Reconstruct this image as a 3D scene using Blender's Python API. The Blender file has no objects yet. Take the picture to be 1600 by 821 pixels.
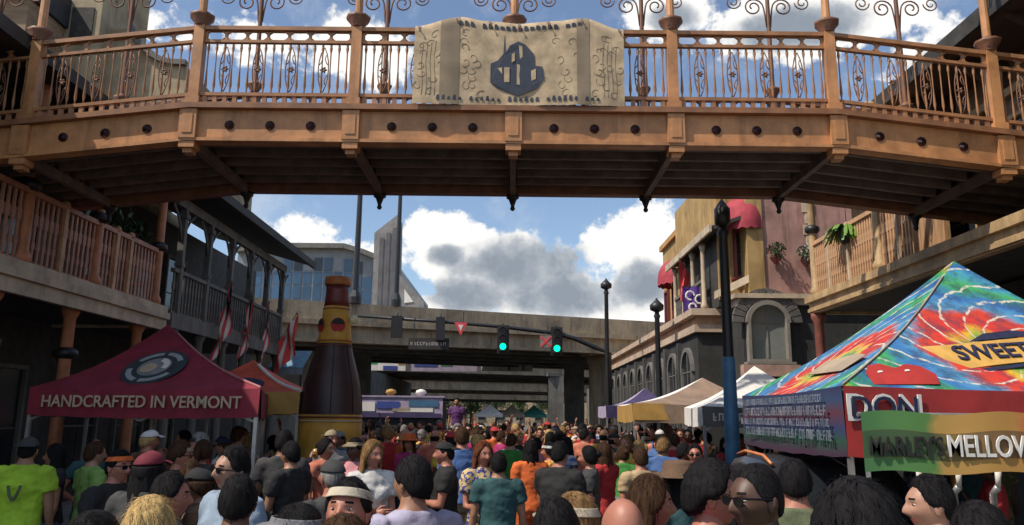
import bpy, bmesh, math, random
import numpy as np
from mathutils import Vector, Matrix, noise as mnoise

# ------------------------------------------------------------------ camera, light, exposure
SC = bpy.context.scene
COL = SC.collection
R = math.radians
PITCH, ROLL, HCAM, FPX = R(11.31), 0.0105, 2.0, 1200.0
cd = bpy.data.cameras.new("camera"); cam = bpy.data.objects.new("camera", cd); COL.objects.link(cam)
cd.sensor_width = 36.0; cd.lens = 36.0*FPX/1600.0; cd.clip_end = 3000; cd.clip_start = 0.05
cam.matrix_world = Matrix.Translation((0, 0, HCAM)) @ Matrix.Rotation(R(90)+PITCH, 4, 'X') @ Matrix.Rotation(ROLL, 4, 'Z')
SC.camera = cam
SUN = Vector((-0.66, -0.32, 0.95)).normalized()
sd = bpy.data.lights.new("sun", 'SUN'); sun = bpy.data.objects.new("sun", sd); COL.objects.link(sun)
sd.energy = 3.8; sd.angle = R(0.5); sd.color = (1.0, 0.90, 0.76)
sun.rotation_euler = SUN.to_track_quat('Z', 'Y').to_euler()
SC.view_settings.view_transform = 'Standard'; SC.view_settings.look = 'None'
SC.view_settings.exposure = 0.35; SC.view_settings.gamma = 1.0
SC.render.engine = 'CYCLES'
SC.cycles.max_bounces = 6; SC.cycles.use_denoising = True

RT = Vector((1, 0, 0)); UP0 = Vector((0, -math.sin(PITCH), math.cos(PITCH))); FW = Vector((0, math.cos(PITCH), math.sin(PITCH)))
CR = RT*math.cos(ROLL)+UP0*math.sin(ROLL); CU = UP0*math.cos(ROLL)-RT*math.sin(ROLL)
def at(px, py, Y):
    """place at depth Y seen in direction px, py of the photograph"""
    d = FW+CR*((px-800)/FPX)+CU*((410.5-py)/FPX)
    return Vector((0, 0, HCAM))+d*(Y/d.y)

# ------------------------------------------------------------------ node helper
class NT:
    def __init__(s, nt): s.nt = nt
    def n(s, t, **k):
        x = s.nt.nodes.new(t)
        for a, b in k.items(): setattr(x, a, b)
        return x
    def l(s, a, b): s.nt.links.new(a, b)
    def put(s, sock, v):
        if isinstance(v, bpy.types.NodeSocket): s.l(v, sock)
        else: sock.default_value = v
    def m(s, op, a, b=0.0, c=0.0, clamp=False):
        x = s.n('ShaderNodeMath', operation=op, use_clamp=clamp)
        s.put(x.inputs[0], a); s.put(x.inputs[1], b); s.put(x.inputs[2], c)
        return x.outputs[0]
    def ss(s, a, lo, hi):
        x = s.n('ShaderNodeMapRange', interpolation_type='SMOOTHSTEP')
        s.put(x.inputs[0], a); s.put(x.inputs[1], lo); s.put(x.inputs[2], hi)
        return x.outputs[0]
    def mix(s, f, a, b):
        x = s.n('ShaderNodeMix', data_type='RGBA')
        s.put(x.inputs[0], f); s.put(x.inputs[6], a); s.put(x.inputs[7], b)
        return x.outputs[2]
    def noise(s, vec, scale, detail=4, rough=.55):
        x = s.n('ShaderNodeTexNoise'); x.inputs['Scale'].default_value = scale
        x.inputs['Detail'].default_value = detail; x.inputs['Roughness'].default_value = rough
        if vec is not None: s.l(vec, x.inputs['Vector'])
        return x.outputs['Fac']
    def ramp(s, f, stops, mode='LINEAR'):
        x = s.n('ShaderNodeValToRGB'); x.color_ramp.interpolation = mode
        el = x.color_ramp.elements
        while len(el) < len(stops): el.new(0.5)
        for e, (p, c) in zip(el, stops): e.position = p; e.color = (*c, 1)
        s.put(x.inputs[0], f)
        return x.outputs[0]

# ------------------------------------------------------------------ sky with cumulus
W = bpy.data.worlds.new("World"); SC.world = W; W.use_nodes = True
def build_sky():
    nt = W.node_tree; nt.nodes.clear(); t = NT(nt)
    sky = t.n('ShaderNodeTexSky', sky_type='NISHITA', sun_disc=False)
    sky.sun_elevation = math.asin(SUN.z); sky.sun_rotation = math.atan2(SUN.x, SUN.y)
    sky.air_density = 1.0; sky.dust_density = 0.6; sky.ozone_density = 2.2
    tc = t.n('ShaderNodeTexCoord'); sep = t.n('ShaderNodeSeparateXYZ'); t.l(tc.outputs['Generated'], sep.inputs[0])
    x, y, z = sep.outputs
    az = t.m('ARCTAN2', x, y); el = t.m('ARCSINE', z)
    cb = t.n('ShaderNodeCombineXYZ'); t.l(az, cb.inputs[0]); t.l(el, cb.inputs[1])
    n1 = t.noise(cb.outputs[0], 9.0, 8, .6)
    n2 = t.noise(cb.outputs[0], 34.0, 6, .62)
    n0 = t.noise(cb.outputs[0], 3.4, 5, .55)
    nn = t.m('ADD', t.m('MULTIPLY', t.m('SUBTRACT', n1, .5), 2.2), t.m('MULTIPLY', t.m('SUBTRACT', n2, .5), 1.5))
    field = None
    # cumulus heaps: direction (as in the photograph) and half sizes in px
    for px, py, w, h, k in ((775, 420, 150, 70, 1.2), (700, 375, 85, 50, .9), (880, 470, 120, 55, 1.0), (965, 400, 70, 62, .75), (1030, 385, 80, 75, .8),
                            (1000, 470, 120, 50, .9), (470, 356, 70, 22, .32), (560, 400, 130, 28, .34), (690, 490, 120, 40, .9),
                            (1040, 20, 80, 45, .8), (1290, 30, 170, 60, .8), (560, 75, 120, 55, .6), (100, 8, 150, 30, .7), (1180, 60, 110, 40, .5), (380, 60, 130, 40, .45), (1500, 110, 120, 90, .5)):
        d = (FW+CR*((px-800)/FPX)+CU*((410.5-py)/FPX)).normalized()
        a0, e0 = math.atan2(d.x, d.y), math.asin(d.z)
        u = t.m('DIVIDE', t.m('SUBTRACT', az, a0), w/FPX); v = t.m('DIVIDE', t.m('SUBTRACT', el, e0), h/FPX)
        q = t.m('SUBTRACT', 1.0, t.m('ADD', t.m('MULTIPLY', u, u), t.m('MULTIPLY', v, v)))
        q = t.m('MULTIPLY', t.m('MAXIMUM', q, -1.2), k)
        field = q if field is None else t.m('SMOOTH_MAX', field, q, .35)
    wide = t.m('MULTIPLY', t.m('SUBTRACT', n0, .56), 5.0)
    inview = t.ss(t.m('ABSOLUTE', az), .75, 1.1)
    wide = t.m('MULTIPLY_ADD', inview, 1.0, t.m('SUBTRACT', wide, 1.0))
    field = t.m('MAXIMUM', field, wide)
    f2 = t.m('ADD', field, nn)
    dens = t.ss(f2, .02, .38)
    shade = None
    for px, py, w, h in ((815, 415, 130, 52), (885, 462, 130, 42), (735, 462, 95, 34), (1000, 445, 60, 42), (700, 400, 40, 22), (1250, 45, 120, 36), (1050, 28, 50, 24), (1490, 120, 70, 50)):
        d = (FW+CR*((px-800)/FPX)+CU*((410.5-py)/FPX)).normalized()
        a0, e0 = math.atan2(d.x, d.y), math.asin(d.z)
        u = t.m('DIVIDE', t.m('SUBTRACT', az, a0), w/FPX); v = t.m('DIVIDE', t.m('SUBTRACT', el, e0), h/FPX)
        q = t.m('MAXIMUM', t.m('SUBTRACT', 1.0, t.m('ADD', t.m('MULTIPLY', u, u), t.m('MULTIPLY', v, v))), -1.2)
        shade = q if shade is None else t.m('SMOOTH_MAX', shade, q, .35)
    shade = t.m('MAXIMUM', shade, t.m('MULTIPLY_ADD', inview, 1.2, t.m('SUBTRACT', field, 1.7)))
    n3 = t.noise(cb.outputs[0], 20.0, 7, .6)
    s2 = t.m('ADD', t.m('MULTIPLY_ADD', nn, .30, shade), t.m('MULTIPLY', t.m('SUBTRACT', n3, .5), 1.3))
    core = t.ss(s2, -.25, 1.05)
    core = t.m('MULTIPLY', core, t.m('MULTIPLY_ADD', n3, .7, .62), clamp=True)
    ccol = t.ramp(core, [(0, (1, .985, .94)), (.3, (.80, .80, .79)), (.6, (.47, .50, .54)), (1, (.27, .315, .37))])
    cs = t.n('ShaderNodeMix', data_type='RGBA', blend_type='MULTIPLY'); cs.inputs[0].default_value = 1
    t.l(ccol, cs.inputs[6]); cs.inputs[7].default_value = (6.6, 6.6, 6.6, 1); ccol = cs.outputs[2]
    skyc = t.n('ShaderNodeHueSaturation'); skyc.inputs['Saturation'].default_value = .96; skyc.inputs['Value'].default_value = .92
    t.l(sky.outputs[0], skyc.inputs['Color'])
    wisp = t.m('MULTIPLY', t.ss(t.noise(cb.outputs[0], 6.5, 7, .65), .48, .75), .45)
    base = t.mix(wisp, skyc.outputs[0], (4.9, 5.1, 5.3, 1))
    col = t.mix(dens, base, ccol)
    bg = t.n('ShaderNodeBackground'); bg.inputs['Strength'].default_value = .13
    t.l(col, bg.inputs['Color'])
    out = t.n('ShaderNodeOutputWorld'); t.l(bg.outputs[0], out.inputs[0])
build_sky()

# ------------------------------------------------------------------ materials
MATS = {}
def mat(name, c, rough=.6, var=.25, scale=6.0, metal=0.0, bump=0.0, bscale=None, c2=None, spec=None, stretch=None, grime=0.0):
    if name in MATS: return MATS[name]
    m = bpy.data.materials.new(name); m.use_nodes = True
    t = NT(m.node_tree); b = m.node_tree.nodes['Principled BSDF']
    tc = t.n('ShaderNodeTexCoord'); vec = tc.outputs['Object']
    if stretch:
        mp = t.n('ShaderNodeMapping'); mp.inputs['Scale'].default_value = stretch; t.l(vec, mp.inputs[0]); vec = mp.outputs[0]
    f = t.noise(vec, scale, 6, .62)
    f = t.ss(f, .3, .7)
    a = c2 if c2 else tuple(x*(1-var) for x in c)
    bb = c if c2 else tuple(min(1, x*(1+var*.5)) for x in c)
    col = t.mix(f, (*a, 1), (*bb, 1))
    if grime:
        mp2 = t.n('ShaderNodeMapping'); mp2.inputs['Scale'].default_value = (3.2, 3.2, .35); t.l(tc.outputs['Object'], mp2.inputs[0])
        g1 = t.ss(t.noise(mp2.outputs[0], 1.6, 8, .7), .45, .72); g2 = t.ss(t.noise(tc.outputs['Object'], 1.1, 6, .65), .48, .68)
        g = t.m('MULTIPLY', t.m('MAXIMUM', g1, t.m('MULTIPLY', g2, .8)), grime)
        col = t.mix(g, col, (c[0]*.28, c[1]*.25, c[2]*.25, 1))
    t.l(col, b.inputs['Base Color'])
    b.inputs['Roughness'].default_value = rough; b.inputs['Metallic'].default_value = metal
    if spec is not None: b.inputs['Specular IOR Level'].default_value = spec
    if bump:
        bn = t.n('ShaderNodeBump'); bn.inputs['Strength'].default_value = bump; bn.inputs['Distance'].default_value = .02
        t.l(t.noise(vec, bscale or scale*4, 5, .6), bn.inputs['Height']); t.l(bn.outputs[0], b.inputs['Normal'])
    MATS[name] = m
    return m
def emis(name, c, s):
    m = bpy.data.materials.new(name); m.use_nodes = True
    b = m.node_tree.nodes['Principled BSDF']
    b.inputs['Base Color'].default_value = (*c, 1); b.inputs['Emission Color'].default_value = (*c, 1); b.inputs['Emission Strength'].default_value = s
    MATS[name] = m; return m
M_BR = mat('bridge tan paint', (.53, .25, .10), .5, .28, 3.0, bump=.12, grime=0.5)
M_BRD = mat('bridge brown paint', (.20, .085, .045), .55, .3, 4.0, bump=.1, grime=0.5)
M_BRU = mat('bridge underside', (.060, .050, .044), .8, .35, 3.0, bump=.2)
M_JOI = mat('bridge joist', (.16, .115, .09), .7, .35, 4.0, bump=.15)
M_MED = mat('medallion iron', (.045, .014, .014), .5, .3, 8.0)
M_IRON = mat('black iron', (.018, .018, .02), .45, .3, 9.0)
M_ASPH = mat('asphalt', (.055, .054, .052), .92, .35, 5.0, bump=.4, bscale=60)
M_PAVE = mat('pavement', (.30, .28, .25), .9, .25, 2.0, bump=.25, bscale=30)
M_EARTH = mat('ground', (.16, .15, .12), .95, .3, .3)
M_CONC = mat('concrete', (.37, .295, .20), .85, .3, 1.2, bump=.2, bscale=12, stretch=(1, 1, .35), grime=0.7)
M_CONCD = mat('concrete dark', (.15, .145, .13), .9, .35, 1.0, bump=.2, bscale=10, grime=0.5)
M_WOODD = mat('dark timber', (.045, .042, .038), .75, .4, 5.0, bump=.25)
M_WOODG = mat('grey timber', (.15, .14, .125), .75, .35, 4.0, bump=.2, stretch=(1, 1, .2))
M_ORANGE = mat('orange painted column', (.52, .20, .09), .5, .25, 4.0, bump=.1, grime=0.4)
M_PICK = mat('salmon picket', (.42, .20, .13), .6, .3, 5.0)
M_CREAM = mat('cream moulding', (.55, .44, .31), .6, .25, 2.5, bump=.1, grime=0.5)
M_TANWOOD = mat('tan timber', (.50, .34, .17), .6, .3, 3.0, bump=.12, grime=0.5)
M_TANRAIL = mat('tan picket', (.55, .32, .17), .6, .3, 4.0)
M_STUC = mat('beige stucco', (.42, .34, .22), .9, .2, 1.5, bump=.2, bscale=25, grime=0.6)
M_YEL = mat('yellow stucco', (.43, .28, .11), .9, .22, 1.5, bump=.2, bscale=25, grime=0.6)
M_PINK = mat('pink stucco', (.42, .235, .195), .9, .25, 1.6, bump=.2, bscale=25, grime=0.6)
M_PEACH = mat('peach cornice', (.62, .36, .22), .8, .2, 2.0, bump=.1, grime=0.5)
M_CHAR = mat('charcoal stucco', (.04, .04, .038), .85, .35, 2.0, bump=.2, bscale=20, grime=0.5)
M_GREYM = mat('grey moulding', (.16, .155, .145), .8, .25, 2.0, grime=0.4)
M_GLASS = mat('dark glass', (.02, .025, .03), .12, .3, 1.0, spec=.6)
M_AGLASS = mat('grey green glass', (.20, .22, .20), .2, .2, 1.2)
M_WINE = mat('wine red frame', (.17, .03, .035), .5, .2, 5.0)
M_AWN = mat('red awning canvas', (.38, .045, .065), .8, .25, 5.0, bump=.1)
M_ROOFD = mat('dark roof', (.05, .042, .038), .8, .35, 3.0, bump=.3)
M_SOFF = mat('brown soffit', (.075, .045, .034), .7, .3, 3.0, bump=.2, stretch=(1, .2, 1))
M_LEAF = mat('leaf green', (.07, .16, .035), .6, .4, 20.0)
M_LEAF2 = mat('bright leaf', (.14, .28, .04), .6, .4, 20.0)
M_LEAFD = mat('dark leaf', (.035, .075, .025), .6, .4, 15.0)
M_BARK = mat('bark', (.10, .075, .05), .9, .3, 12.0, bump=.4)
M_MAR = mat('maroon canvas', (.25, .022, .045), .75, .25, 3.0, bump=.15, bscale=14, grime=0.3)
M_RED = mat('red canvas', (.42, .03, .025), .75, .2, 3.0, bump=.1, grime=0.3)
M_GOLD = mat('golden canvas', (.46, .27, .07), .75, .2, 3.0, bump=.1)
M_WHITE = mat('white canvas', (.78, .76, .72), .75, .1, 3.0, bump=.08, grime=0.25)
M_BEIGE = mat('beige canvas', (.40, .32, .24), .8, .2, 3.0, bump=.1, grime=0.35)
M_BROWN = mat('brown canvas', (.26, .18, .13), .8, .25, 3.0, bump=.1)
M_PURP = mat('purple canvas', (.06, .045, .13), .75, .3, 4.0, bump=.1)
M_LAV = mat('lavender canvas', (.40, .34, .47), .8, .2, 3.0)
M_NAVY = mat('navy print', (.015, .02, .06), .7, .3, 6.0)
M_BLUE = mat('blue vinyl', (.06, .17, .30), .5, .25, 4.0, bump=.1)
M_TXTW = mat('white print', (.72, .70, .66), .7, .1, 8.0)
M_TXTG = mat('pale gold print', (.52, .40, .28), .7, .15, 8.0)
M_TXTK = mat('black print', (.02, .018, .018), .7, .2, 8.0)
M_GREENC = mat('green canvas', (.05, .20, .07), .75, .25, 5.0, bump=.1)
M_STEEL = mat('tent leg steel', (.42, .42, .42), .4, .15, 8.0, metal=.7)
M_SIGNAL = emis('green signal lens', (.0, .85, .42), 1.6)
M_DSLENS = mat('unlit signal lens', (.05, .01, .01), .3, .2, 8.0)
M_BANNER = mat('cream banner cloth', (.50, .38, .24), .85, .3, 5.0, bump=.15, bscale=5)
M_BANG = mat('grey brown banner stripe', (.26, .20, .135), .85, .15, 4.0)
M_INK = mat('navy ink', (.03, .04, .065), .7, .2, 8.0)
M_BGL = mat('blue curtain glass', (.03, .085, .17), .15, .5, .09, spec=.8)
M_BMUL = mat('facade mullion', (.22, .24, .27), .5, .15, 1.0)
M_TOWER = mat('grey tower stone', (.26, .25, .25), .8, .25, .5, grime=0.5)
M_BOTB = mat('bottle brown vinyl', (.045, .018, .016), .45, .3, 2.5, bump=.08)
M_BOTY = mat('bottle yellow label', (.58, .31, .045), .6, .25, 4.0, bump=.1, grime=0.25)
M_BOTC = mat('bottle orange crown', (.50, .17, .04), .5, .25, 6.0)
M_BOTM = mat('bottle maroon foil', (.17, .03, .028), .45, .25, 5.0)

# ------------------------------------------------------------------ mesh builder
class MB:
    def __init__(s): s.v = []; s.f = []; s.mi = []; s.cur = 0; s.uv = None
    def add(s, vs, fs, mi=None):
        o = len(s.v); s.v.extend([tuple(p) for p in vs]); s.f.extend([tuple(i+o for i in f) for f in fs]); s.mi.extend([s.cur if mi is None else mi]*len(fs))
        return s
    def box(s, c, d, rz=0.0, M=None, taper=1.0):
        x, y, z = d[0]/2, d[1]/2, d[2]/2; c = Vector(c)
        vs = [(-x, -y, -z), (x, -y, -z), (x, y, -z), (-x, y, -z)]+[(-x*taper, -y*taper, z), (x*taper, -y*taper, z), (x*taper, y*taper, z), (-x*taper, y*taper, z)]
        T = M if M is not None else Matrix.Rotation(rz, 3, 'Z')
        return s.add([T @ Vector(p)+c for p in vs], [(3, 2, 1, 0), (4, 5, 6, 7), (0, 1, 5, 4), (1, 2, 6, 5), (2, 3, 7, 6), (3, 0, 4, 7)])
    def span(s, a, b):
        return s.box([(a[i]+b[i])/2 for i in range(3)], [abs(b[i]-a[i]) for i in range(3)])
    def bar(s, p, q, w, h, up=(0, 0, 1)):
        p, q = Vector(p), Vector(q); d = q-p; y = d.normalized(); x = y.cross(Vector(up))
        if x.length < 1e-5: x = Vector((1, 0, 0))
        x.normalize(); z = x.cross(y)
        return s.box((p+q)/2, (w, d.length, h), M=Matrix((x, y, z)).transposed())
    def tube(s, pts, r, n=8, cap=True, dome=False):
        pts = [Vector(p) for p in pts]; k = len(pts); rr = r if hasattr(r, '__len__') else [r]*k
        if dome:
            a = (pts[0]-pts[1]).normalized(); b = (pts[-1]-pts[-2]).normalized()
            pts = [pts[0]+a*rr[0]*.9, pts[0]+a*rr[0]*.6]+pts+[pts[-1]+b*rr[-1]*.6, pts[-1]+b*rr[-1]*.9]
            rr = [rr[0]*.4, rr[0]*.8]+list(rr)+[rr[-1]*.8, rr[-1]*.4]; k = len(pts)
        vs = []; fs = []; ref = None
        for i in range(k):
            d = (pts[min(i+1, k-1)]-pts[max(i-1, 0)]).normalized()
            if ref is None: ref = Vector((0, 0, 1)) if abs(d.z) < .9 else Vector((1, 0, 0))
            u = ref-d*ref.dot(d); u.normalize(); ref = u; w = d.cross(u)
            for j in range(n):
                a = 2*math.pi*j/n; vs.append(pts[i]+(u*math.cos(a)+w*math.sin(a))*rr[i])
        for i in range(k-1):
            for j in range(n): fs.append((i*n+j, i*n+(j+1) % n, (i+1)*n+(j+1) % n, (i+1)*n+j))
        if cap: fs.append(tuple(range(n-1, -1, -1))); fs.append(tuple((k-1)*n+j for j in range(n)))
        return s.add(vs, fs)
    def loft(s, rings):
        n = len(rings[0]); vs = [p for r in rings for p in r]; fs = []
        for i in range(len(rings)-1):
            for j in range(n): fs.append((i*n+j, i*n+(j+1) % n, (i+1)*n+(j+1) % n, (i+1)*n+j))
        fs.append(tuple(range(n-1, -1, -1))); fs.append(tuple((len(rings)-1)*n+j for j in range(n)))
        return s.add(vs, fs)
    def lathe(s, prof, n=20, c=(0, 0, 0), cap=True):
        c = Vector(c)
        rings = [[c+Vector((r*math.cos(2*math.pi*j/n), r*math.sin(2*math.pi*j/n), z)) for j in range(n)] for r, z in prof]
        return s.loft(rings)
    def ball(s, c, r, n=10, m=6):
        rr = r if hasattr(r, '__len__') else (r, r, r); c = Vector(c)
        rings = []
        for i in range(m+1):
            a = -math.pi/2+math.pi*i/m; q = max(math.cos(a), .02)
            rings.append([c+Vector((rr[0]*q*math.cos(2*math.pi*j/n), rr[1]*q*math.sin(2*math.pi*j/n), rr[2]*math.sin(a))) for j in range(n)])
        return s.loft(rings)
    def prism(s, poly, ext):
        e = Vector(ext); n = len(poly); p = [Vector(q) for q in poly]
        return s.add(p+[q+e for q in p], [tuple(range(n-1, -1, -1)), tuple(range(n, 2*n))]+[(i, (i+1) % n, n+(i+1) % n, n+i) for i in range(n)])
    def grid(s, P, closed=False):
        a, b = len(P), len(P[0])
        return s.add([p for r in P for p in r], [(i*b+j, i*b+j+1, (i+1)*b+j+1, (i+1)*b+j) for i in range(a-1) for j in range(b-1)])
    def mesh(s, name, mats, smooth=False):
        me = bpy.data.meshes.new(name); me.from_pydata(s.v, [], s.f)
        for m in (mats if isinstance(mats, (list, tuple)) else [mats]): me.materials.append(m)
        if any(s.mi): me.polygons.foreach_set('material_index', s.mi)
        if smooth: me.polygons.foreach_set('use_smooth', [True]*len(me.polygons))
        me.update()
        return me
def link(name, me, parent=None, loc=None, rot=None, scale=None):
    o = bpy.data.objects.new(name, me); COL.objects.link(o)
    if parent: o.parent = parent
    if loc is not None: o.location = loc
    if rot is not None: o.rotation_euler = rot
    if scale is not None: o.scale = scale
    return o
def part(name, mb, mats, parent, smooth=False, kind=None, label=None):
    """mesh given in world coordinates, hung under an unrotated thing (or one of its parts)"""
    o = link(name, mb.mesh(name, mats, smooth), parent)
    if parent.type == 'EMPTY': o.location = -parent.location
    if kind: o['kind'] = kind
    if label: o['label'] = label
    return o
def piece(name, me, parent, loc, rot=None, scale=None):
    """shared mesh at a world place under a thing or part"""
    base = parent.location if parent.type == 'EMPTY' else Vector((0, 0, 0))
    return link(name, me, parent, Vector(loc)-base, rot, scale)
def thing(name, label, cat, loc=(0, 0, 0), group=None, rz=0.0):
    o = bpy.data.objects.new(name, None); COL.objects.link(o); o.location = loc; o.rotation_euler = (0, 0, rz)
    o.empty_display_size = .2; o['label'] = label; o['category'] = cat
    if group: o['group'] = group
    return o
def tag(o, label, cat, group=None):
    o['label'] = label; o['category'] = cat
    if group: o['group'] = group
    return o
def struct(name, mb, m, smooth=False):
    o = link(name, mb.mesh(name, m, smooth)); o['kind'] = 'structure'; return o
def text_mesh(name, s, width, height, m, ext=.006):
    c = bpy.data.curves.new(name, 'FONT'); c.body = s; c.extrude = ext; c.align_x = 'CENTER'; c.align_y = 'CENTER'; c.offset = .012
    c.resolution_u = 3
    o = bpy.data.objects.new(name, c); COL.objects.link(o)
    dg = bpy.context.evaluated_depsgraph_get(); me = bpy.data.meshes.new_from_object(o.evaluated_get(dg))
    bpy.data.objects.remove(o); bpy.data.curves.remove(c)
    co = np.empty(len(me.vertices)*3); me.vertices.foreach_get('co', co); co = co.reshape(-1, 3)
    lo, hi = co.min(0), co.max(0); mid = (lo+hi)/2
    co[:, 0] = (co[:, 0]-mid[0])*width/(hi[0]-lo[0]); co[:, 1] = (co[:, 1]-mid[1])*height/(hi[1]-lo[1]); co[:, 2] -= lo[2]
    me.vertices.foreach_set('co', co.ravel()); me.materials.clear(); me.materials.append(m); me.name = name; me.update()
    return me
def frame_m(o, xa, ya):
    x = Vector(xa).normalized(); y = Vector(ya); y = (y-x*y.dot(x)).normalized(); z = x.cross(y)
    M = Matrix((x, y, z)).transposed().to_4x4(); M.translation = o
    return M
def stick(name, me, parent, M):
    o = link(name, me, parent)
    base = parent.location if parent.type == 'EMPTY' else Vector((0, 0, 0))
    o.matrix_local = Matrix.Translation(-base) @ M
    o['kind'] = 'stuff'
    return o
rng = random.Random(7)

# ------------------------------------------------------------------ ground
gr = MB(); gr.grid([[(-400, -60, -.01), (400, -60, -.01)], [(-400, 900, -.01), (400, 900, -.01)]]); struct('ground', gr, M_EARTH)
rd = MB(); rd.grid([[(x, y, 0) for x in (-5.6, 5.6)] for y in (-20, 40, 164)]); struct('road', rd, M_ASPH)
for sx in (-1, 1):
    pv = MB(); pv.span((sx*5.6, -20, -.005), (sx*14, 140, .13)); struct('pavement', pv, M_PAVE)
    kb = MB(); kb.span((sx*5.45, -20, -.004), (sx*5.597, 140, .14)); struct('kerb', kb, M_CONC)

# ------------------------------------------------------------------ footbridge
def footbridge():
    YN, YF = 9.5, 11.87; ZB, ZT = 5.46, 5.90
    root = thing('footbridge', 'tan iron footbridge with ornate railings arching over the whole street', 'footbridge', (0, (YN+YF)/2, ZB))
    def dz(x): return -max(0, abs(x)-4.24)*.118
    XS = [-8.6, -6.4, -4.24, -2.12, 0, 2.12, 4.24, 6.4, 8.6]
    segs = list(zip(XS[:-1], XS[1:]))
    def slab(mb, x0, x1, y0, y1, z0, z1):
        a, b = dz(x0), dz(x1)
        mb.add([(x0, y0, z0+a), (x1, y0, z0+b), (x1, y1, z0+b), (x0, y1, z0+a), (x0, y0, z1+a), (x1, y0, z1+b), (x1, y1, z1+b), (x0, y1, z1+a)],
               [(3, 2, 1, 0), (4, 5, 6, 7), (0, 1, 5, 4), (1, 2, 6, 5), (2, 3, 7, 6), (3, 0, 4, 7)])
    med = MB()
    med.tube([(0, 0, 0), (0, -.008, 0), (0, -.012, 0), (0, -.006, 0)], [.062, .062, .048, .03], 18); me_med = med.mesh('medallion', M_MED, True)
    xs3 = [-8.6, -4.24, 4.24, 8.6]
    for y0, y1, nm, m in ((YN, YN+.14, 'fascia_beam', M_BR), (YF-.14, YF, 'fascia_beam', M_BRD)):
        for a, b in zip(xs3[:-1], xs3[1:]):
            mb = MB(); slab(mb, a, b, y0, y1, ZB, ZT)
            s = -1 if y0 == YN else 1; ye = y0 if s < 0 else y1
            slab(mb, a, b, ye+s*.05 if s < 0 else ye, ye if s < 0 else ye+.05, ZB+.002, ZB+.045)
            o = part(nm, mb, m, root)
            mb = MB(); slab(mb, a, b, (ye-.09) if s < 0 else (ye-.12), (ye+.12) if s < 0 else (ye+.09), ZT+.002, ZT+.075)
            part('cornice_rail', mb, M_BRD if s > 0 else mat('bridge mid brown rail', (.27, .12, .055), .55, .3, 4.0), root)  # near cornice rail is a mid brown, between the tan and brown paints
    for a, b in segs:
        for t in (.25, .5, .75):
            x = a+(b-a)*t; piece('medallion', me_med, root, (x, YN-.004, ZB+.23+dz(x)))
    for a, b in zip(xs3[:-1], xs3[1:]):
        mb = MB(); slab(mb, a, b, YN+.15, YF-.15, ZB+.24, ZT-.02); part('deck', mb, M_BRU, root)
    # stringers: in each bay, longitudinal joists
    for a, b in segs:
        for k in range(5):
            y = YN+.40+k*.40
            mb = MB(); slab(mb, a+.06, b-.06, y-.035, y+.035, ZB+.08, ZB+.237); part('stringer', mb, M_JOI, root)
    mb = MB()
    for x in XS: pass
    fin = MB(); fin.lathe([(.10, 0), (.10, -.05), (.065, -.07), (.03, -.17), (.028, -.19), (.042, -.215), (.03, -.245), (.005, -.26)][::-1], 12); me_fin = fin.mesh('finial', M_IRON, True)
    cor = MB(); cor.box((0, 0, -.04), (.20, .2, .08)); cor.box((0, .02, -.11), (.12, .14, .06)); me_cor = cor.mesh('corbel', M_BR)
    pil = MB(); pil.box((0, 0, 0), (.22, .06, .40)); pil.box((0, -.02, 0), (.13, .04, .26)); me_pil = pil.mesh('pilaster', M_BR)
    for x in XS:
        d = dz(x)
        mb = MB(); mb.bar((x, YN+.16, ZB+.04+d), (x, YF-.02, ZB+.04+d), .085, .13); part('cross_beam', mb, M_JOI, root)
        piece('corbel', me_cor, root, (x, YN+.06, ZB-.003+d)); piece('finial', me_fin, root, (x, YF-.05, ZB-.003+d))
        piece('pilaster', me_pil, root, (x, YN-.033, ZB+.235+d))
    # posts
    def post(x, y, w, m, mc, zt):
        d = dz(x)
        mb = MB(); mb.box((x, y, ZT+.08+.64+d), (w, w, 1.28)); mb.box((x, y, ZT+.14+d), (w*1.35, w*1.35, .12))
        mb.tube([(x, y, ZT+1.44+d), (x, y, zt)], [w*.40, w*.34], 10)
        p = part('post', mb, m, root)
        c = MB(); c.lathe([(w*.62, -.12), (w*.75, -.10), (w*.7, -.07), (w*1.2, .01), (w*1.25, .045), (w*.62, .06), (w*.5, .10)], 8, (x, y, ZT+1.345+d)); part('post_collar', c, mc, p, True)
        for s in (-1, 1):
            b = MB(); pts = []
            for i in range(26):
                a = i/25*3.3*math.pi; r = .17*(1-i/25*.75)
                pts.append((x+s*(.24+r*math.cos(a+math.pi)), y, zt-.40+r*math.sin(a)+.02*i/25))
            pts = [(x+s*.03, y, zt-.75), (x+s*.05, y, zt-.55)]+pts
            b.tube(pts, .014, 6); part('scroll_bracket', b, mc, p, True)
            b = MB(); pts = []
            for i in range(22):
                a = i/21*3*math.pi; r = .13*(1-i/21*.75)
                pts.append((x+s*(.58+r*math.cos(a+math.pi)), y, zt-.30-r*math.sin(a)))
            b.tube(pts, .012, 6); part('scroll_bracket', b, mc, p, True)
    for x in XS:
        post(x, YN+.09, .135, M_BR, M_BRD, 9.15); post(x, YF-.09, .10, M_BRD, M_BRD, 9.15)
    for y in (YN+.09, YF-.09):
        mb = MB(); mb.span((-8.7, y-.06, 9.15), (8.7, y+.06, 9.33)); part('head_beam', mb, M_BRD, root)
    # railings
    ht = ZT+1.20
    bal = MB(); bal.tube([(0, 0, 0), (0, 0, .10), (0, 0, .16), (0, 0, .40), (0, 0, .64), (0, 0, .70), (0, 0, .80)], [.010, .010, .021, .009, .010, .021, .009], 6)
    orn = MB()
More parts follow.
